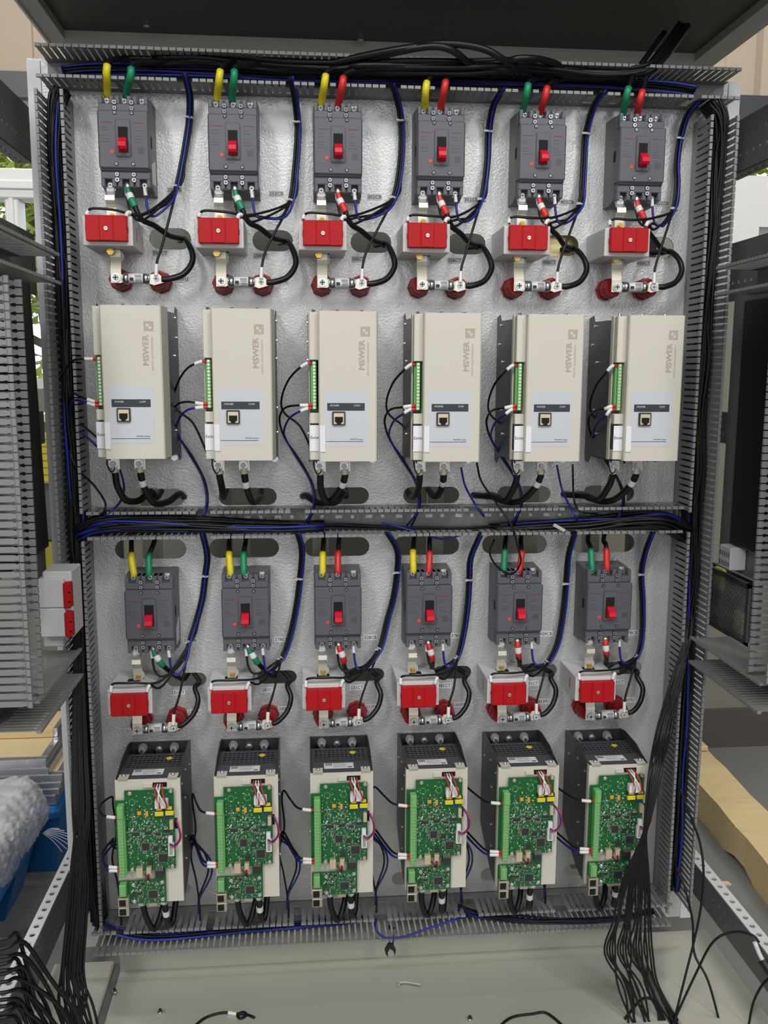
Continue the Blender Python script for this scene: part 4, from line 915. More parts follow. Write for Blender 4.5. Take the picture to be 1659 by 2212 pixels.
# drive output cables
for i in range(6):
    x0 = XDU[i]; zt = ZDU[i] - .1215 - .021; hc = U([334, 535, 735, 932, 1131, 1315][i], 1070).x
    for k, dx in enumerate((-.0400, .0020)):
        P = [U2(x0 + dx, zt + .004, .109), U2(x0 + dx + .001, zt - .012, .105)]
        if (i, k) in ((1, 0), (3, 0), (3, 1)): P += [U2(x0 + dx + .002, zt - .034, .080), U2(x0 + dx, zt - .052, .045), U2(x0 + dx - .003, -.4535, .005), U2(x0 + dx - .003, -.45, -.06)]
        elif i == 1: P += [U2(x0 + dx + .004, zt - .034, .095), U2(x0 + dx + .012, zt - .060, .075), U2(x0 + dx + .024, zt - .058, .040), U2(x0 + dx + .022, -.4535, .004), U2(x0 + dx + .02, -.45, -.06)]
        elif i in (0, 2) and k == 0: P += [U2(x0 + dx + .002, zt - .034, .095), U2(x0 + dx + .012, zt - .058, .080), U2(x0 + dx + .030, zt - .062, .055), U2(x0 + dx + .045, zt - .050, .025), U2(x0 + dx + .050, -.4535, .004), U2(x0 + dx + .05, -.45, -.06)]
        elif i == 0: P += [U2(x0 + dx + .004, zt - .034, .095), U2(x0 + dx + .016, zt - .064, .075), U2(x0 + dx + .036, zt - .066, .048), U2(x0 + dx + .052, zt - .056, .020), U2(x0 + dx + .058, -.4535, -.004), U2(x0 + dx + .06, -.45, -.06)]
        else: P += [U2(x0 + dx - .002 - .004 * k, zt - .034, .092), U2(x0 + dx - .012 - .012 * k, zt - .058, .072), U2(x0 + dx - .030 - .014 * k, zt - .064 + .010 * (1 - k), .050), U2(x0 + dx - .048 - .016 * k, zt - .056, .020), U2(x0 + dx - .056 - .016 * k, -.4535, -.004), U2(x0 + dx - .06 - .01 * k, -.45, -.06)]
        sp = spline(P, 5); tot = sum((sp[q + 1] - sp[q]).length for q in range(len(sp) - 1))
        sv = [(0, .010 / tot, .0072, 'cream_metal', 'cable_lug')]
        if k: sv.append((.026 / tot, .037 / tot, .0066, 'white', MK))
        wire('output_cable', P, .0060, 'cable_black', 'thick black cable hanging from the %s output of the %s beige drive' % (('left', 'right')[k], ORD[i]), 'cable', 'output cables of the beige drives', 8, sv)
    x0 = XDU[i]
    wire('wire_loop', [U2(x0 - .050, ZDU[i] - .122, .11), U2(x0 - .050, ZDU[i] - .135, .115), U2(x0 - .044, ZDU[i] - .148, .115), U2(x0 - .038, ZDU[i] - .142, .115), U2(x0 - .044, ZDU[i] - .132, .114), U2(x0 - .047, ZDU[i] - .122, .112)], .0012, 'wire_black', 'small black wire loop under the left corner of the %s beige drive' % ORD[i], 'wire', 'wire loops under the beige drives', 6)
    x0 = XDL[i]; zt = ZDL[i] - .2295
    for k, dx in enumerate((-.0215, .0170)):
        P = [U2(x0 + dx, zt + .001 - .012, .128), U2(x0 + dx, zt - .022, .122)]
        P += [[U2(x0 + dx + .003, zt - .055, .112), U2(x0 + dx + .015, zt - .084, .104), U2(x0 + dx + .028, zt - .056, .092), U2(x0 + dx + .036, zt - .01, .055), U2(x0 + dx + .036, zt + .012, .02)], [U2(x0 + dx + .001, zt - .05, .116), U2(x0 + dx + .003, zt - .076, .104), U2(x0 + dx + .009, zt - .074, .092), U2(x0 + dx + .015, zt - .02, .06), U2(x0 + dx + .017, zt + .01, .02)]][k]
        sp = spline(P, 5); tot = sum((sp[q + 1] - sp[q]).length for q in range(len(sp) - 1))
        sv = [(0, .010 / tot, .0068, 'tin', 'cable_lug')]
        if k: sv.append((.030 / tot, .041 / tot, .0062, 'white', MK))
        wire('output_cable', P, .0055, 'cable_black', 'thick black cable hanging from the %s output of the %s circuit board drive' % (('left', 'right')[k], ORD[i]), 'cable', 'output cables of the circuit board drives', 8, sv)
# control wires with white markers and red ferrules at the drives
def ctrl(P, m, label, group, S=.0135):
    sp = spline(P, 5); tot = sum((sp[q + 1] - sp[q]).length for q in range(len(sp) - 1)); f = .0065 / tot; s = (.0065 + S) / tot
    wire('control_wire', P, .0019, m, label, 'wire', group, 6, ((0, f, .0026, 'sleeve_red', 'ferrule'), (f, s, .0029, 'white', MK)))
EU = [dict(a=[(160, 778, .14), (140, 800, .10), (128, 820, .06)], b=[(170, 855, .135), (160, 850, .10), (150, 870, .07), (165, 905, .05), (215, 950, .05), (228, 970, .07)], c=[(175, 866, .135), (158, 866, .1), (152, 885, .07), (165, 920, .05), (205, 960, .05), (228, 985, .07)])]
for i in range(1, 6):
    d = [0, 0, 232, 459, 679, 899][i]; dy = [0, 0, 8, 12, 14, 15][i]
    EU.append(dict(a=[(408 + d, 793 + dy, .135), (390 + d, 815 + dy, .10), (378 + d, 845 + dy, .06), (376 + d, 870 + dy, .05), (386 + d, 888 + dy, .05), (412 + d, 908 + dy, .05), (426 + d, 930 + dy, .06), (440 + d, 962 + dy, .08), (450 + d, 985 + dy, .07)],
                   b=[(408 + d, 868 + dy, .138), (388 + d, 871 + dy, .10), (376 + d, 882 + dy, .06), (372 + d, 903 + dy, .04), (384 + d, 940 + dy, .03), (415 + d, 985 + dy, .03), (443 + d, 1040 + dy * .6, .03), (449 + d, 1085, .045), (440 + d, 1115, .06), (430 + d, 1135, .04)],
                   c=[(409 + d, 884 + dy, .138), (392 + d, 897 + dy, .10), (382 + d, 920 + dy, .06), (384 + d, 938 + dy, .04), (405 + d, 975 + dy, .03), (436 + d, 1030 + dy * .6, .03), (446 + d, 1080, .045), (438 + d, 1112, .06), (420 + d, 1135, .04)]))
for i in range(6):
    x0 = XDU[i] - .0535; z0 = ZDU[i]
    for key, dz, nm, m in (('a', .0385, 'upper black', 'wire_black'), ('b', -.0295, 'lower black', 'wire_black'), ('c', -.0352, 'blue', 'wire_blue')):
        P = [U2(x0 + .001, z0 + dz, .142), U2(x0 - .008, z0 + dz - .0008, .143)] + PT(EU[i][key])
        ctrl(P, m, '%s white-marked wire at the left edge of the %s beige drive' % (nm, ORD[i]), 'control wires of the beige drives')
for i in range(6):
    x0 = XDL[i] + (190 - 152) / 653 * .1105 - .05525; z0 = ZDL[i]
    for q, (cz, nm, m) in enumerate(((808, 'upper black', 'wire_black'), (1312, 'lower black', 'wire_black'), (1343, 'blue', 'wire_blue'))):
        z = z0 - (cz - 470) / 1245 * .2295
        if q == 0: tail = [U2(x0 - .030, z - .001, .150), U2(x0 - .043, z - .004, .11), U2(x0 - .055, z - .012, .06), U2(x0 - .060, z - .045, .03), U2(x0 - .056, z - .10, .03), U2(x0 - .066, z - .15, .03), U2(x0 - .058, z - .20, .03), U2(x0 - .05, z - .245, .05), U2(x0 - .05, z - .275, .05)]
        else: tail = [U2(x0 - .028, z + .001 - .002 * q, .152), U2(x0 - .042, z + .003 - .004 * q, .11), U2(x0 - .056, z + .002 - .004 * q, .06), U2(x0 - .058 - .004 * q, z - .025, .03), U2(x0 - .046 + .006 * q, z - .055, .03), U2(x0 - .040 + .006 * q, z - .09, .035), U2(x0 - .050, z - .13, .05), U2(x0 - .052, z - .16, .05)]
        if i == 0: tail = [p + Vector((.022, 0, 0)) if n > 1 else p for n, p in enumerate(tail)]
        P = [U2(x0 + .001, z, .163), U2(x0 - .010, z, .163)] + tail
        ctrl(P, m, '%s white-marked wire at the left edge of the %s circuit board drive' % (nm, ORD[i]), 'control wires of the circuit board drives', .0155)
# packed bundles in the ducts: nobody could count these wires
def bundle(path, n, spread, r, label, blue=.2, seed=1, n2=4, name='wire_bundle'):
    rr = random.Random(seed); b = MB(); o0 = path[0].copy(); k = len(path)
    for q in range(n):
        a = rr.uniform(0, 6.28); R = math.sqrt(rr.random()); m = 'wire_blue' if rr.random() < blue else 'wire_black'; pts = []
        for j, p in enumerate(path):
            s = spread(j / (k - 1)); t = path[min(j + 1, k - 1)] - path[max(j - 1, 0)]; t.normalize(); e = Vector((0, -1, 0)); f = t.cross(e).normalized()
            a += rr.uniform(-.5, .5); R2 = min(1, max(.05, R + rr.uniform(-.25, .25)))
            pts.append(p - o0 + f * s[0] * R2 * math.cos(a) + e * s[1] * R2 * math.sin(a))
        b.tube(spline(pts, n2), r, m, 5)
    return tag(b.build(name, None, o0), label, 'wire bundle', None, 'stuff')
XLc, XRc = -.2185, .9065
bundle([U2(XLc + .012, .225, .045), U2(XLc + .007, .20, .055), U2(XLc - .002, .12, .045), U2(XLc, 0, .040)] + [U2(XLc + .002 + .001 * (j % 2), -.1 - .1 * j, .042) for j in range(11)] + [U2(XLc + .006, -1.2, .045), U2(XLc + .010, -1.245, .05)], 60, lambda s: (.0125 + .001 * min(1, 4 * s), .024), .0026, 'dense black and blue wires filling the left vertical duct', .10, 2)
bundle([U2(XRc - .018, .236, .055), U2(XRc, .205, .055), U2(XRc + .004, .14, .045), U2(XRc + .003, .02, .042)] + [U2(XRc - .002 + .003 * (j % 2), -.1 - .1 * j, .042) for j in range(10)] + [U2(XRc - .002, -1.12, .045), U2(XRc - .002, -1.235, .045)], 60, lambda s: (.0135, .025), .0026, 'dense black and blue wires filling the right vertical duct', .12, 3)
bundle([U(170, 1150, .05), U(220, 1132, .06), U(330, 1130, .055), U(450, 1133, .05), U(580, 1138, .04), U(700, 1138, .035)], 64, lambda s: (.0185 * (1 - .5 * s), .022), .0026, 'black wires crowding the left half of the middle duct', .14, 4)
bundle([U(600, 1142, .035), U(700, 1135, .04), U(800, 1138, .03), U(880, 1142, .035), U(980, 1143, .035), U(1080, 1140, .03)], 5, lambda s: (.006, .012), .0021, 'few loose wires crossing the middle of the middle duct', .3, 14)
bundle([U(1480, 1150, .05), U(1430, 1126, .06), U(1360, 1126, .055), U(1260, 1134, .045), U(1150, 1140, .04), U(1060, 1143, .03)], 64, lambda s: (.0185 * (1 - .5 * s), .022), .0026, 'black wires crowding the right half of the middle duct', .18, 5)
bundle([U(135, 155, .035), U(200, 150, .03), U(320, 150, .03), U(450, 155, .03), U(640, 165, .03), U(860, 168, .03), U(1080, 172, .03), U(1300, 182, .03), U(1430, 190, .045), U(1500, 200, .06)], 16, lambda s: (.009, .018), .0023, 'blue and black wires lying along the bottom of the top duct', .4, 6)
bundle([U(330, 128, .045), U(420, 124, .055), U(520, 134, .05), U(620, 142, .055), U(760, 148, .065), U(880, 146, .085), U(1000, 145, .09), U(1110, 142, .09), U(1200, 152, .07), U(1300, 160, .065), U(1390, 152, .075), U(1430, 122, .06), U(1475, 60, .02)], 9, lambda s: (.010, .014), .0045, 'thick black cables heaped along the top duct and rising to the roof', 0, 7, name='cable_bundle')
bundle([U(196, 1900, .05), U(206, 1965, .055), U(232, 2002, .065), U(290, 2020, .07), U(360, 2024, .07), U(450, 2016, .06), U(540, 2008, .05), U(650, 1998, .04), U(740, 1990, .02), U(790, 1984, .01)], 10, lambda s: (.006 * (1 - .6 * s), .009), .0022, 'blue wires lying in the left end of the bottom duct', .85, 8)
bundle([U(1410, 1968, .05), U(1330, 1985, .06), U(1230, 1990, .055), U(1130, 1988, .05), U(1030, 1975, .05), U(990, 1960, .05)], 9, lambda s: (.007, .010), .0022, 'black and blue wires lying in the right end of the bottom duct', .3, 9)
wire('blue_wire', PT([(812, 1985, .06), (811, 2004, .084), (828, 2024, .090), (870, 2024, .090), (930, 2004, .088), (985, 1986, .086), (1010, 1980, .06)]), .0022, 'wire_blue', 'single blue wire curving out of the middle of the bottom duct')
wire('black_arch_cable', PT([(700, 140, .06), (800, 118, .09), (880, 104, .11), (960, 94, .12), (1040, 104, .12), (1090, 130, .11), (1130, 150, .08), (1160, 160, .06)]), .0060, 'cable_black', 'thick black cable arching above the middle of the top duct', 'cable', None, 8)
wire('black_arch_cable', PT([(760, 140, .06), (850, 114, .10), (930, 100, .12), (975, 108, .12), (1010, 134, .10), (1040, 150, .07)]), .0060, 'cable_black', 'shorter black cable arching just below the longest arch over the top duct', 'cable', None, 8)
wire('black_arch_cable', PT([(1080, 146, .08), (1110, 128, .11), (1150, 126, .11), (1190, 134, .09), (1230, 152, .06)]), .0055, 'cable_black', 'small black cable hump over the top duct right of the big arch', 'cable', None, 8)
for q, (pts, m, lab) in enumerate((
    ([(160, 870, .05), (150, 960, .06), (165, 1010, .07), (200, 1045, .05), (222, 1075, .05), (228, 1095, .08), (215, 1125, .06)], 'wire_black', 'thin black wire leaving the left duct beside the leftmost beige drive'),
    ([(258, 1010, .06), (268, 1050, .05), (262, 1080, .05), (240, 1105, .08), (210, 1130, .06)], 'wire_blue', 'blue wire dropping from the leftmost beige drive into the middle duct'),
    ([(1030, 1000, .05), (1040, 1040, .03), (1075, 1090, .08), (1105, 1135, .10), (1118, 1180, .09), (1125, 1215, .09), (1105, 1240, .08), (1075, 1225, .06), (1058, 1195, .03), (1068, 1165, .02)], 'wire_black', 'long thin black wire looping across the middle duct to the fifth lower breaker'),
    ([(996, 1010, .04), (1005, 1050, .03), (1030, 1095, .08), (1045, 1115, .06)], 'wire_blue', 'blue wire dropping into the middle duct right of the fourth beige drive'),
    ([(1203, 1005, .04), (1215, 1060, .03), (1240, 1110, .08), (1250, 1130, .05)], 'wire_blue', 'blue wire dropping into the middle duct right of the fifth beige drive'),
    ([(1237, 1003, .04), (1240, 1080, .04), (1255, 1105, .08), (1290, 1110, .06)], 'wire_black', 'black wire dropping into the middle duct right of the fifth beige drive'),
    ([(825, 1130, .05), (850, 1135, .05), (905, 1150, .05), (960, 1165, .04), (1010, 1150, .04)], 'wire_blue', 'blue wire sagging along the middle duct below the fourth beige drive'))):
    wire('control_wire', PT(pts), .0019, m, lab)
t = tag(MB().box(-.012, .012, -.002, .002, -.003, .003, 'nylon', .0008).build('cable_tie_tail', None, U(1208, 1140, .085)), 'loose white strap lying on the black wires in the middle duct', 'strap'); t.rotation_euler = (0, .5, 0)
# wires hanging loose below the ducts on both sides
RL = random.Random(21)
for q in range(20):
    a = RL.uniform(-1, 1); f = RL.uniform(-1, 1)
    P = PT([(172 + 9 * a, 1330 + 60 * f, .055), (171 + 12 * a, 1500, .075), (173 + 16 * a, 1640, .10), (176 + 18 * a, 1760, .12), (172 + 20 * f, 1880, .13), (166 + 24 * f, 1990, .14), (158 + 26 * f, 2090, .16), (168 + 34 * f + 16 * a, 2170, .18), (175 + 46 * a, 2260, .20)])
    wire('hanging_wire', P, .0023, 'wire_black', 'long black wire hanging loose below the left duct', 'wire', 'loose wires hanging on the left', 6)
for q in range(19):
    a = -1 + q / 9; f = RL.uniform(-1, 1); g = RL.uniform(-1, 1)
    P = PT([(1492 + 7 * f, 1290 + 30 * g, .050), (1484 + 8 * f, 1385, .078), (1458 + 14 * g, 1480, .105), (1434 + 17 * f, 1580, .125), (1414 + 15 * g, 1670, .18), (1398 + 7 * g, 1770, .20), (1390 + 6 * a, 1815, .20), (1374 + 28 * a, 1900, .20), (1364 + 44 * a + 8 * f, 1990, .20), (1358 + 52 * a, 2060, .20), (1385 + 50 * a + 26 * f, 2140, .20), (1430 + 70 * a, 2260, .22)])
    wire('hanging_wire', P, .0019, 'wire_black', 'thin black wire fanning out below the right duct', 'wire', 'loose wires fanning out on the right', 6)
for pts, lab in (([(1468, 1700, .09), (1490, 1760, .11), (1512, 1820, .13), (1520, 1890, .15), (1514, 1960, .16), (1500, 2030, .17), (1480, 2110, .19), (1450, 2230, .22)], 'black wire bowing outward right of the right duct'),
                 ([(1460, 1870, .09), (1480, 1920, .12), (1496, 1990, .14), (1500, 2060, .16), (1530, 2120, .19), (1560, 2230, .22)], 'black wire swinging down in front of the right base rail'),
                 ([(1440, 2240, .22), (1500, 2110, .2), (1540, 2035, .2), (1585, 2013, .21), (1625, 2020, .23), (1640, 2036, .24)], 'black cable arching over the right base rail'),
                 ([(1615, 2230, .24), (1626, 2170, .24), (1645, 2130, .25), (1670, 2105, .26)], 'black wire curving at the lower right corner')):
    wire('hanging_wire', PT(pts), .0023, 'wire_black', lab)
for q in range(15):
    v0 = 2035 + 16 * q + RL.uniform(-6, 6); d0 = .30; x1 = RL.uniform(70, 150)
    P = PT([(-30, v0, d0), (14, v0 - 6 - .3 * q, d0), (45 + RL.uniform(-8, 10), v0 + 4 - RL.uniform(0, 22), d0 - .02), (x1 - 15, v0 + 62 + RL.uniform(-12, 14), .27), (x1 + 25 + RL.uniform(-10, 20), v0 + 150, .25), (x1 + 45, v0 + 240, .24)])
    wire('hanging_cable', P, .0034, 'cable_black', 'black cable spilling in from the lower left edge', 'cable', 'black cables at the lower left', 6)
# scraps on the floor plate
for pts, lab in (([(395, 2240), (435, 2204), (460, 2192), (487, 2187), (512, 2190), (525, 2186), (532, 2192), (520, 2200), (513, 2193), (528, 2190), (550, 2198)], 'short black wire with white marker lying on the cabinet floor plate, left of centre'),
                 ([(1060, 2240), (1100, 2200), (1150, 2190), (1180, 2188), (1215, 2215), (1240, 2240)], 'black wire lying curved across the cabinet floor plate'),
                 ([(1350, 2200), (1386, 2158), (1412, 2160), (1424, 2180), (1430, 2190)], 'short black wire scrap on the right of the cabinet floor plate')):
    P = [UZ(u, v, ZP + .0035) for u, v in pts]
    wire('wire_scrap', P, .0024, 'wire_black', lab, 'wire', None, 6, ((.5, .58, .0032, 'white', MK),) if 'marker' in lab else ())
P = [UZ(u, v, ZP + .004) for u, v in ((862, 2128), (863, 2123), (880, 2122), (909, 2127))]
wire('nylon_strip', P, .0018, 'nylon', 'small white nylon strip lying on the floor plate', 'strap')
b = MB(); c = Vector((0, 0, 0))
b.prism([(-.010, 0), (-.004, .012), (.006, .012), (.012, -.002), (.010, -.014), (.007, -.004), (0, .002), (-.004, -.006), (-.003, -.016), (-.008, -.010)], 'y', -.002, .002, 'black')
b.cyl((-.001, 0, .010), (-.001, 0, .05), .0016, 'black', 6).cyl((.006, 0, .010), (.008, 0, .045), .0016, 'black', 6)
tag(b.build('loose_clip', None, U(842, 2050, .05)), 'small black forked clip hanging under the bottom duct', 'clip')
# ------------------------------------------------------------------ equipment on the cabinet's side frames
t = empty('side_device', (0, 0, 0), 'black upright device beside the slotted duct on the left side frame', 'device')
b = MB(); q = [UX(95, 1180, -.30), UX(62, 592, -.30)]
b.prism([(.023, Z0 - .545), (-.008, Z0 - .07), (-.33, Z0 - .07), (-.33, Z0 - .545)], 'x', -.310, -.2845, 'black'); b.build('casing', t)
b = MB().box(-.310, -.290, -.11, .02, Z0 - .64, Z0 - .546, 'grey_plate', .002); b.build('bracket', t)
t = empty('side_device', (0, 0, 0), 'black upright device behind the slotted duct on the right side frame', 'device')
MB().box(.983, .999, -.33, -.036, Z0 - .545, Z0 - .096, 'black', .002).build('casing', t)
MB().box(1.0, 1.012, -.33, .036, Z0 - .60, Z0 - .08, 'grey_plate').build('back_plate', t)
t = empty('terminal_module', (0, 0, 0), 'pale grey plug block under the black device on the right side frame', 'module')
b = MB().box(.968, .9995, -.075, -.030, Z0 - .59, Z0 - .547, 'ct_white', .002); b.build('module_body', t)
b = MB()
for k in range(5):
    for j in range(2): b.box(.9675, .969, -.072 + .0085 * k, -.067 + .0085 * k, Z0 - .584 + .018 * j, Z0 - .575 + .018 * j, 'ink_soft')
b.build('plug_sockets', t)
t = empty('vent_box', (0, 0, 0), 'dark mesh sided box under the devices on the right side frame', 'box')
y0, y1, z0, z1 = -.09, .107, Z0 - .732, Z0 - .613
b = MB()
for a in ((y0, y1, z1 - .008, z1), (y0, y1, z0, z0 + .008), (y0, y0 + .008, z0, z1), (y1 - .008, y1, z0, z1)): b.box(1.000, 1.006, a[0], a[1], a[2], a[3], 'steel_dark')
b.build('mesh_frame', t)
b = MB(); k = y0 - (z1 - z0)
while k < y1:
    for s in (0, 1):
        ya, yb_ = k, k + (z1 - z0); za, zb_ = (z0, z1) if s == 0 else (z1, z0)
        f0 = max(0, (y0 - ya) / (yb_ - ya)); f1 = min(1, (y1 - ya) / (yb_ - ya))
        if f1 > f0: b.tube([(1.003, ya + (yb_ - ya) * f0, za + (zb_ - za) * f0), (1.003, ya + (yb_ - ya) * f1, za + (zb_ - za) * f1)], .0009, 'grey_plate', 4)
    k += .0085
tag(b.build('wire_mesh', t), kind='stuff')
MB().box(1.02, 1.028, y0, y1, z0, z1, 'steel_dark').build('back_panel', t)
for yy, zz in ((.055, -.635), (-.04, -.70)): MB().box(1.008, 1.02, yy - .02, yy + .02, Z0 + zz - .022, Z0 + zz + .022, 'foam', .004).build('foam_pad', t)
t = empty('relay_block', (0, 0, 0), 'white relay block with two red covers at the left duct', 'relay')
o = U(92, 1236, .15); x0 = o.x; b = MB()
for k in range(2): b.box(x0, x0 + .042, -.185, -.115, o.z - .052 - .049 * k, o.z - .004 - .049 * k, 'ct_white', .0015)
b.box(x0 + .006, x0 + .052, -.175, -.11, o.z - .105, o.z + .006, 'ct_white', .002).box(x0 - .002, x0 + .03, -.16, -.12, o.z - .125, o.z - .1, 'ct_white', .002); b.build('relay_body', t)
MB().box(-.2845, x0 + .004, -.15, -.125, o.z - .07, o.z - .035, 'rail_grey').build('mounting_rail', t)
for k in range(2):
    b = MB().box(x0 + .041, x0 + .0535, -.189, -.172, o.z - .052 - .049 * k, o.z - .010 - .049 * k, 'red_cover', .002)
    for j in range(2): b.box(x0 + .049, x0 + .0525, -.1894, -.188, o.z - .027 - .016 * j - .049 * k, o.z - .024 - .016 * j - .049 * k, 'void')
    b.build('red_cover', t)
# ------------------------------------------------------------------ beyond the cabinet, left
t = empty('terminal_rack', (0, 0, 0), 'narrow rack of yellow tagged terminals seen left of the left duct', 'rack')
p = U(97, 905, -.5); xr = p.x
MB().box(xr - .06, xr + .085, .50, .54, Z0 - .62, Z0 - .335, 'rail_grey').build('rack_plate', t)
MB().box(xr + .012, xr + .026, .49, .50, Z0 - .60, Z0 - .345, 'print_blue').build('blue_strip', t)
MB().box(xr - .06, xr + .045, .49, .54, Z0 - .345, Z0 - .322, 'zinc_yellow', .003).build('end_bracket', t)
for k in range(7):
    zz = U(97, 938 + 15 * k, -.5).z
    MB().box(xr - .05, xr + .025, .46, .50, zz - .009, zz + .005, 'smd_yellow', .001).box(xr - .03, xr + .03, .47, .5, zz - .0135, zz - .009, 'rail_white').build('terminal', t)
MB().box(xr - .06, xr + .045, .495, .54, Z0 - .69, Z0 - .625, 'foam', .003).build('end_cover', t)
MB().box(xr + .065, xr + .085, .51, .53, 0, Z0 - .62, 'rail_grey').build('stand_post', t)
YF = .55
tops = [U(u, v, -YF) for u, v in ((100, 1640), (105, 1659), (135, 1673), (133, 1690), (128, 1704), (120, 1718))]; zbot = U(115, 1740, -YF).z
for k in range(6):
    p = tops[k]; z1 = p.z; z0 = (tops[k + 1].z if k < 5 else zbot) + .0006; th = z1 - z0; dep = (.30, .34, .44, .43, .42, .40)[k]; Lx = .62
    lab = ('topmost', 'second', 'third', 'fourth', 'fifth', 'lowest')[k]
    t = empty('framed_board', (p.x, YF, z0), '%s aluminium framed plywood board%s in the stack on the blue pallet' % (lab, '' if k in (0, 5) else ' from the top'), 'board', 'stack of framed boards')
    MB().box(-Lx + .02, -.02, .02, dep - .01, .003, th - .0015, 'plywood').build('plywood_sheet', t)
    for a in ((-Lx, 0, 0, .02), (-Lx, 0, dep - .02, dep), (-.02, 0, .02, dep - .02), (-Lx, -Lx + .02, .02, dep - .02)):
        MB().box(a[0], a[1], a[2], a[3], 0, th, 'alu', .0015).build('edge_profile', t)
    if k in (0, 2):
        b = MB()
        for m in range(6): b.cyl((-.010, .03 + .05 * m, th), (-.010, .03 + .05 * m, th + .0015), .004, 'chrome', 8)
        for m in range(7): b.cyl((-.03 - .06 * m, .010, th), (-.03 - .06 * m, .010, th + .0015), .004, 'chrome', 8)
        tag(b.build('rivets', t), kind='stuff')
p = tops[0]
t = empty('framed_board', (p.x - .02, YF + .14, p.z + .0006), 'short aluminium edged plywood offcut lying on top of the board stack', 'board', 'stack of framed boards')
MB().box(-.4, 0, 0, .13, 0, .022, 'plywood').build('plywood_sheet', t)
MB().box(0, .012, 0, .13, 0, .024, 'alu', .001).build('edge_profile', t)
t = empty('pallet', (0, 0, 0), 'blue plastic pallet on the floor carrying the stack of framed boards', 'pallet')
xa = U(130, 1745, -YF).x; zd = zbot
MB().box(-1.2, xa, YF - .02, 1.0, zd - .035, zd, 'pallet_blue', .01).build('deck', t)
for x0, x1 in ((xa - .16, xa - .012), (xa - .55, xa - .40)):
    for yy in (YF + .02, YF + .27): MB().prism([(x0 + .01, 0), (x1 - .01, 0), (x1 + .004, zd - .034), (x0 - .004, zd - .034)], 'y', yy, yy + .15, 'pallet_blue').build('foot', t)
t = empty('pallet', (0, 0, 0), 'nearer blue plastic pallet at the left edge partly under plastic film', 'pallet')
MB().box(-1.2, -.475, .08, .515, .135, .172, 'pallet_blue', .012).build('deck', t)
for yy in (.10, .36): MB().prism([(-.66, 0), (-.525, 0), (-.485, .138), (-.68, .138)], 'y', yy, yy + .14, 'pallet_blue').build('foot', t)
b = MB().box(-1.0, -.50, .12, .50, .1725, .262, 'ct_white', .02); b.box(-.501, -.4985, .14, .40, .185, .225, 'print_blue'); tag(b.build('wrapped_carton'), 'pale wrapped carton with blue print under the plastic film', 'carton')
b = MB(); nx, ny = 70, 50; rf = random.Random(9); vs = []
for j in range(ny):
    for i in range(nx):
        s = i / (nx - 1); y = .13 + .385 * j / (ny - 1)
        if s < .62: x = -1.0 + .49 * s / .62; z = .288 - .012 * (j / ny)
        else:
            a = (s - .62) / .38; x = -.51 + .055 * math.sin(a * 1.9); z = .284 - .115 * a ** 1.5 + .03 * a * (1 - j / ny)
        n1 = math.sin(31 * x + 17 * y) * math.sin(23 * y - 11 * x); x += rf.uniform(-.0022, .0022); z += .010 * n1 + .0045 * math.sin(95 * x + 60 * y) * math.sin(80 * y - 40 * x) + rf.uniform(-.003, .003)
        vs.append((x, y + rf.uniform(-.004, .004), max(z, .176)))
b.add(vs, [(j * nx + i, j * nx + i + 1, (j + 1) * nx + i + 1, (j + 1) * nx + i) for j in range(ny - 1) for i in range(nx - 1)], 'film', True)
tag(b.build('plastic_film'), 'crumpled clear plastic film draped over the near blue pallet', 'plastic film')
b = MB()
for k in range(8):
    a = -1.0 + .3 * k; e = Vector((.02 + .05 * math.cos(a), -.01, .035 * math.sin(a) - .016)); b.tube(spline([Vector((0, 0, 0)), e * .5 + Vector((0, 0, .006)), e], 4), .0011, 'film', 4)
tag(b.build('frayed_strap', None, U(92, 1800, -.44)), 'frayed end of clear strapping sticking out of the plastic film', 'strap')
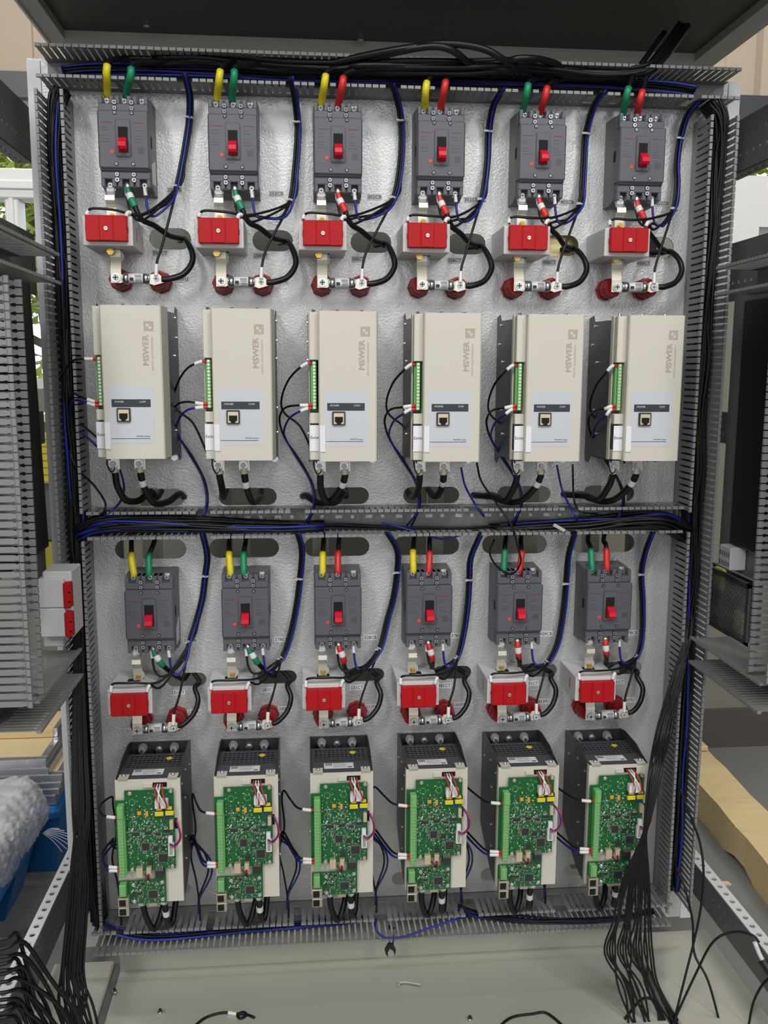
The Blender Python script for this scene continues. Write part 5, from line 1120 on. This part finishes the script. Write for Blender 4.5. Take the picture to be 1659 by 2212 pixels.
# ------------------------------------------------------------------ beyond the cabinet, right
t = empty('timber_beam', (0, 0, 0), 'pale squared timber beam lying on the floor at the right', 'beam')
A = Vector((1.388, 1.0, 0)); B = Vector((1.343, .05, 0)); d = (B - A); L = d.length; d.normalize(); nn = Vector((-d.y, d.x, 0))
b = MB(); R5 = random.Random(4); n = 16; vs = []
for k in range(n + 1):
    sdist = L * k / n; w = .060 + R5.uniform(-.002, .002); base = A + d * sdist; z1 = .100 + R5.uniform(-.0015, .0015); z0 = .018 if k in (9, 10) else .0005
    for sd, zz in ((-1, .0005), (1, z0), (1, z1), (-1, z1)): vs.append((base.x - nn.x * w * sd, base.y - nn.y * w * sd, zz))
fs = [tuple(range(4))[::-1], tuple(4 * n + k for k in range(4))]
for k in range(n):
    for j in range(4): fs.append((4 * k + j, 4 * k + 4 + j, 4 * k + 4 + (j + 1) % 4, 4 * k + (j + 1) % 4)[::-1])
b.add(vs, fs, 'wood'); b.build('beam_body', t)
MB().box(1.335, 1.44, .93, .995, .1016, .118, 'wood', .003).build('end_block', t)
t = empty('white_board', (0, 0, 0), 'white painted metal board fixed across the right window', 'board')
MB().prism([(x, Z0 + z) for x, z in ((1.45, .373), (1.45, .13), (1.50, .145), (1.551, .166), (1.592, .19), (1.592, .222), (1.82, .222), (1.82, .373))], 'y', 1.12, 1.135, 'frame_white').build('sheet', t)
for x in (1.56, 1.74): MB().box(x, x + .03, 1.135, 1.194, Z0 + .29, Z0 + .35, 'rail_grey').build('fixing_bracket', t)
b = MB(); p = UZ(1560, 1910, 0.0); b.prism([(-.02, -.006), (.02, -.008), (.018, .006), (-.018, .008)], 'z', 0, .004, 'plywood'); tag(b.build('wood_chip', None, Vector((p.x, p.y, .0))), 'small pale wood chip on the grey floor beside the right base rail', 'scrap')
p = UX(1650, 2060, 1.05)
wire('grey_cable', [U(1630, 2035, .25), U(1645, 2070, .26), U(1668, 2105, .28)], .004, 'rail_white', 'white cable end with black sleeve on the right base rail', 'cable', None, 8, ((.55, .95, .008, 'black', 'black_sleeve'),))
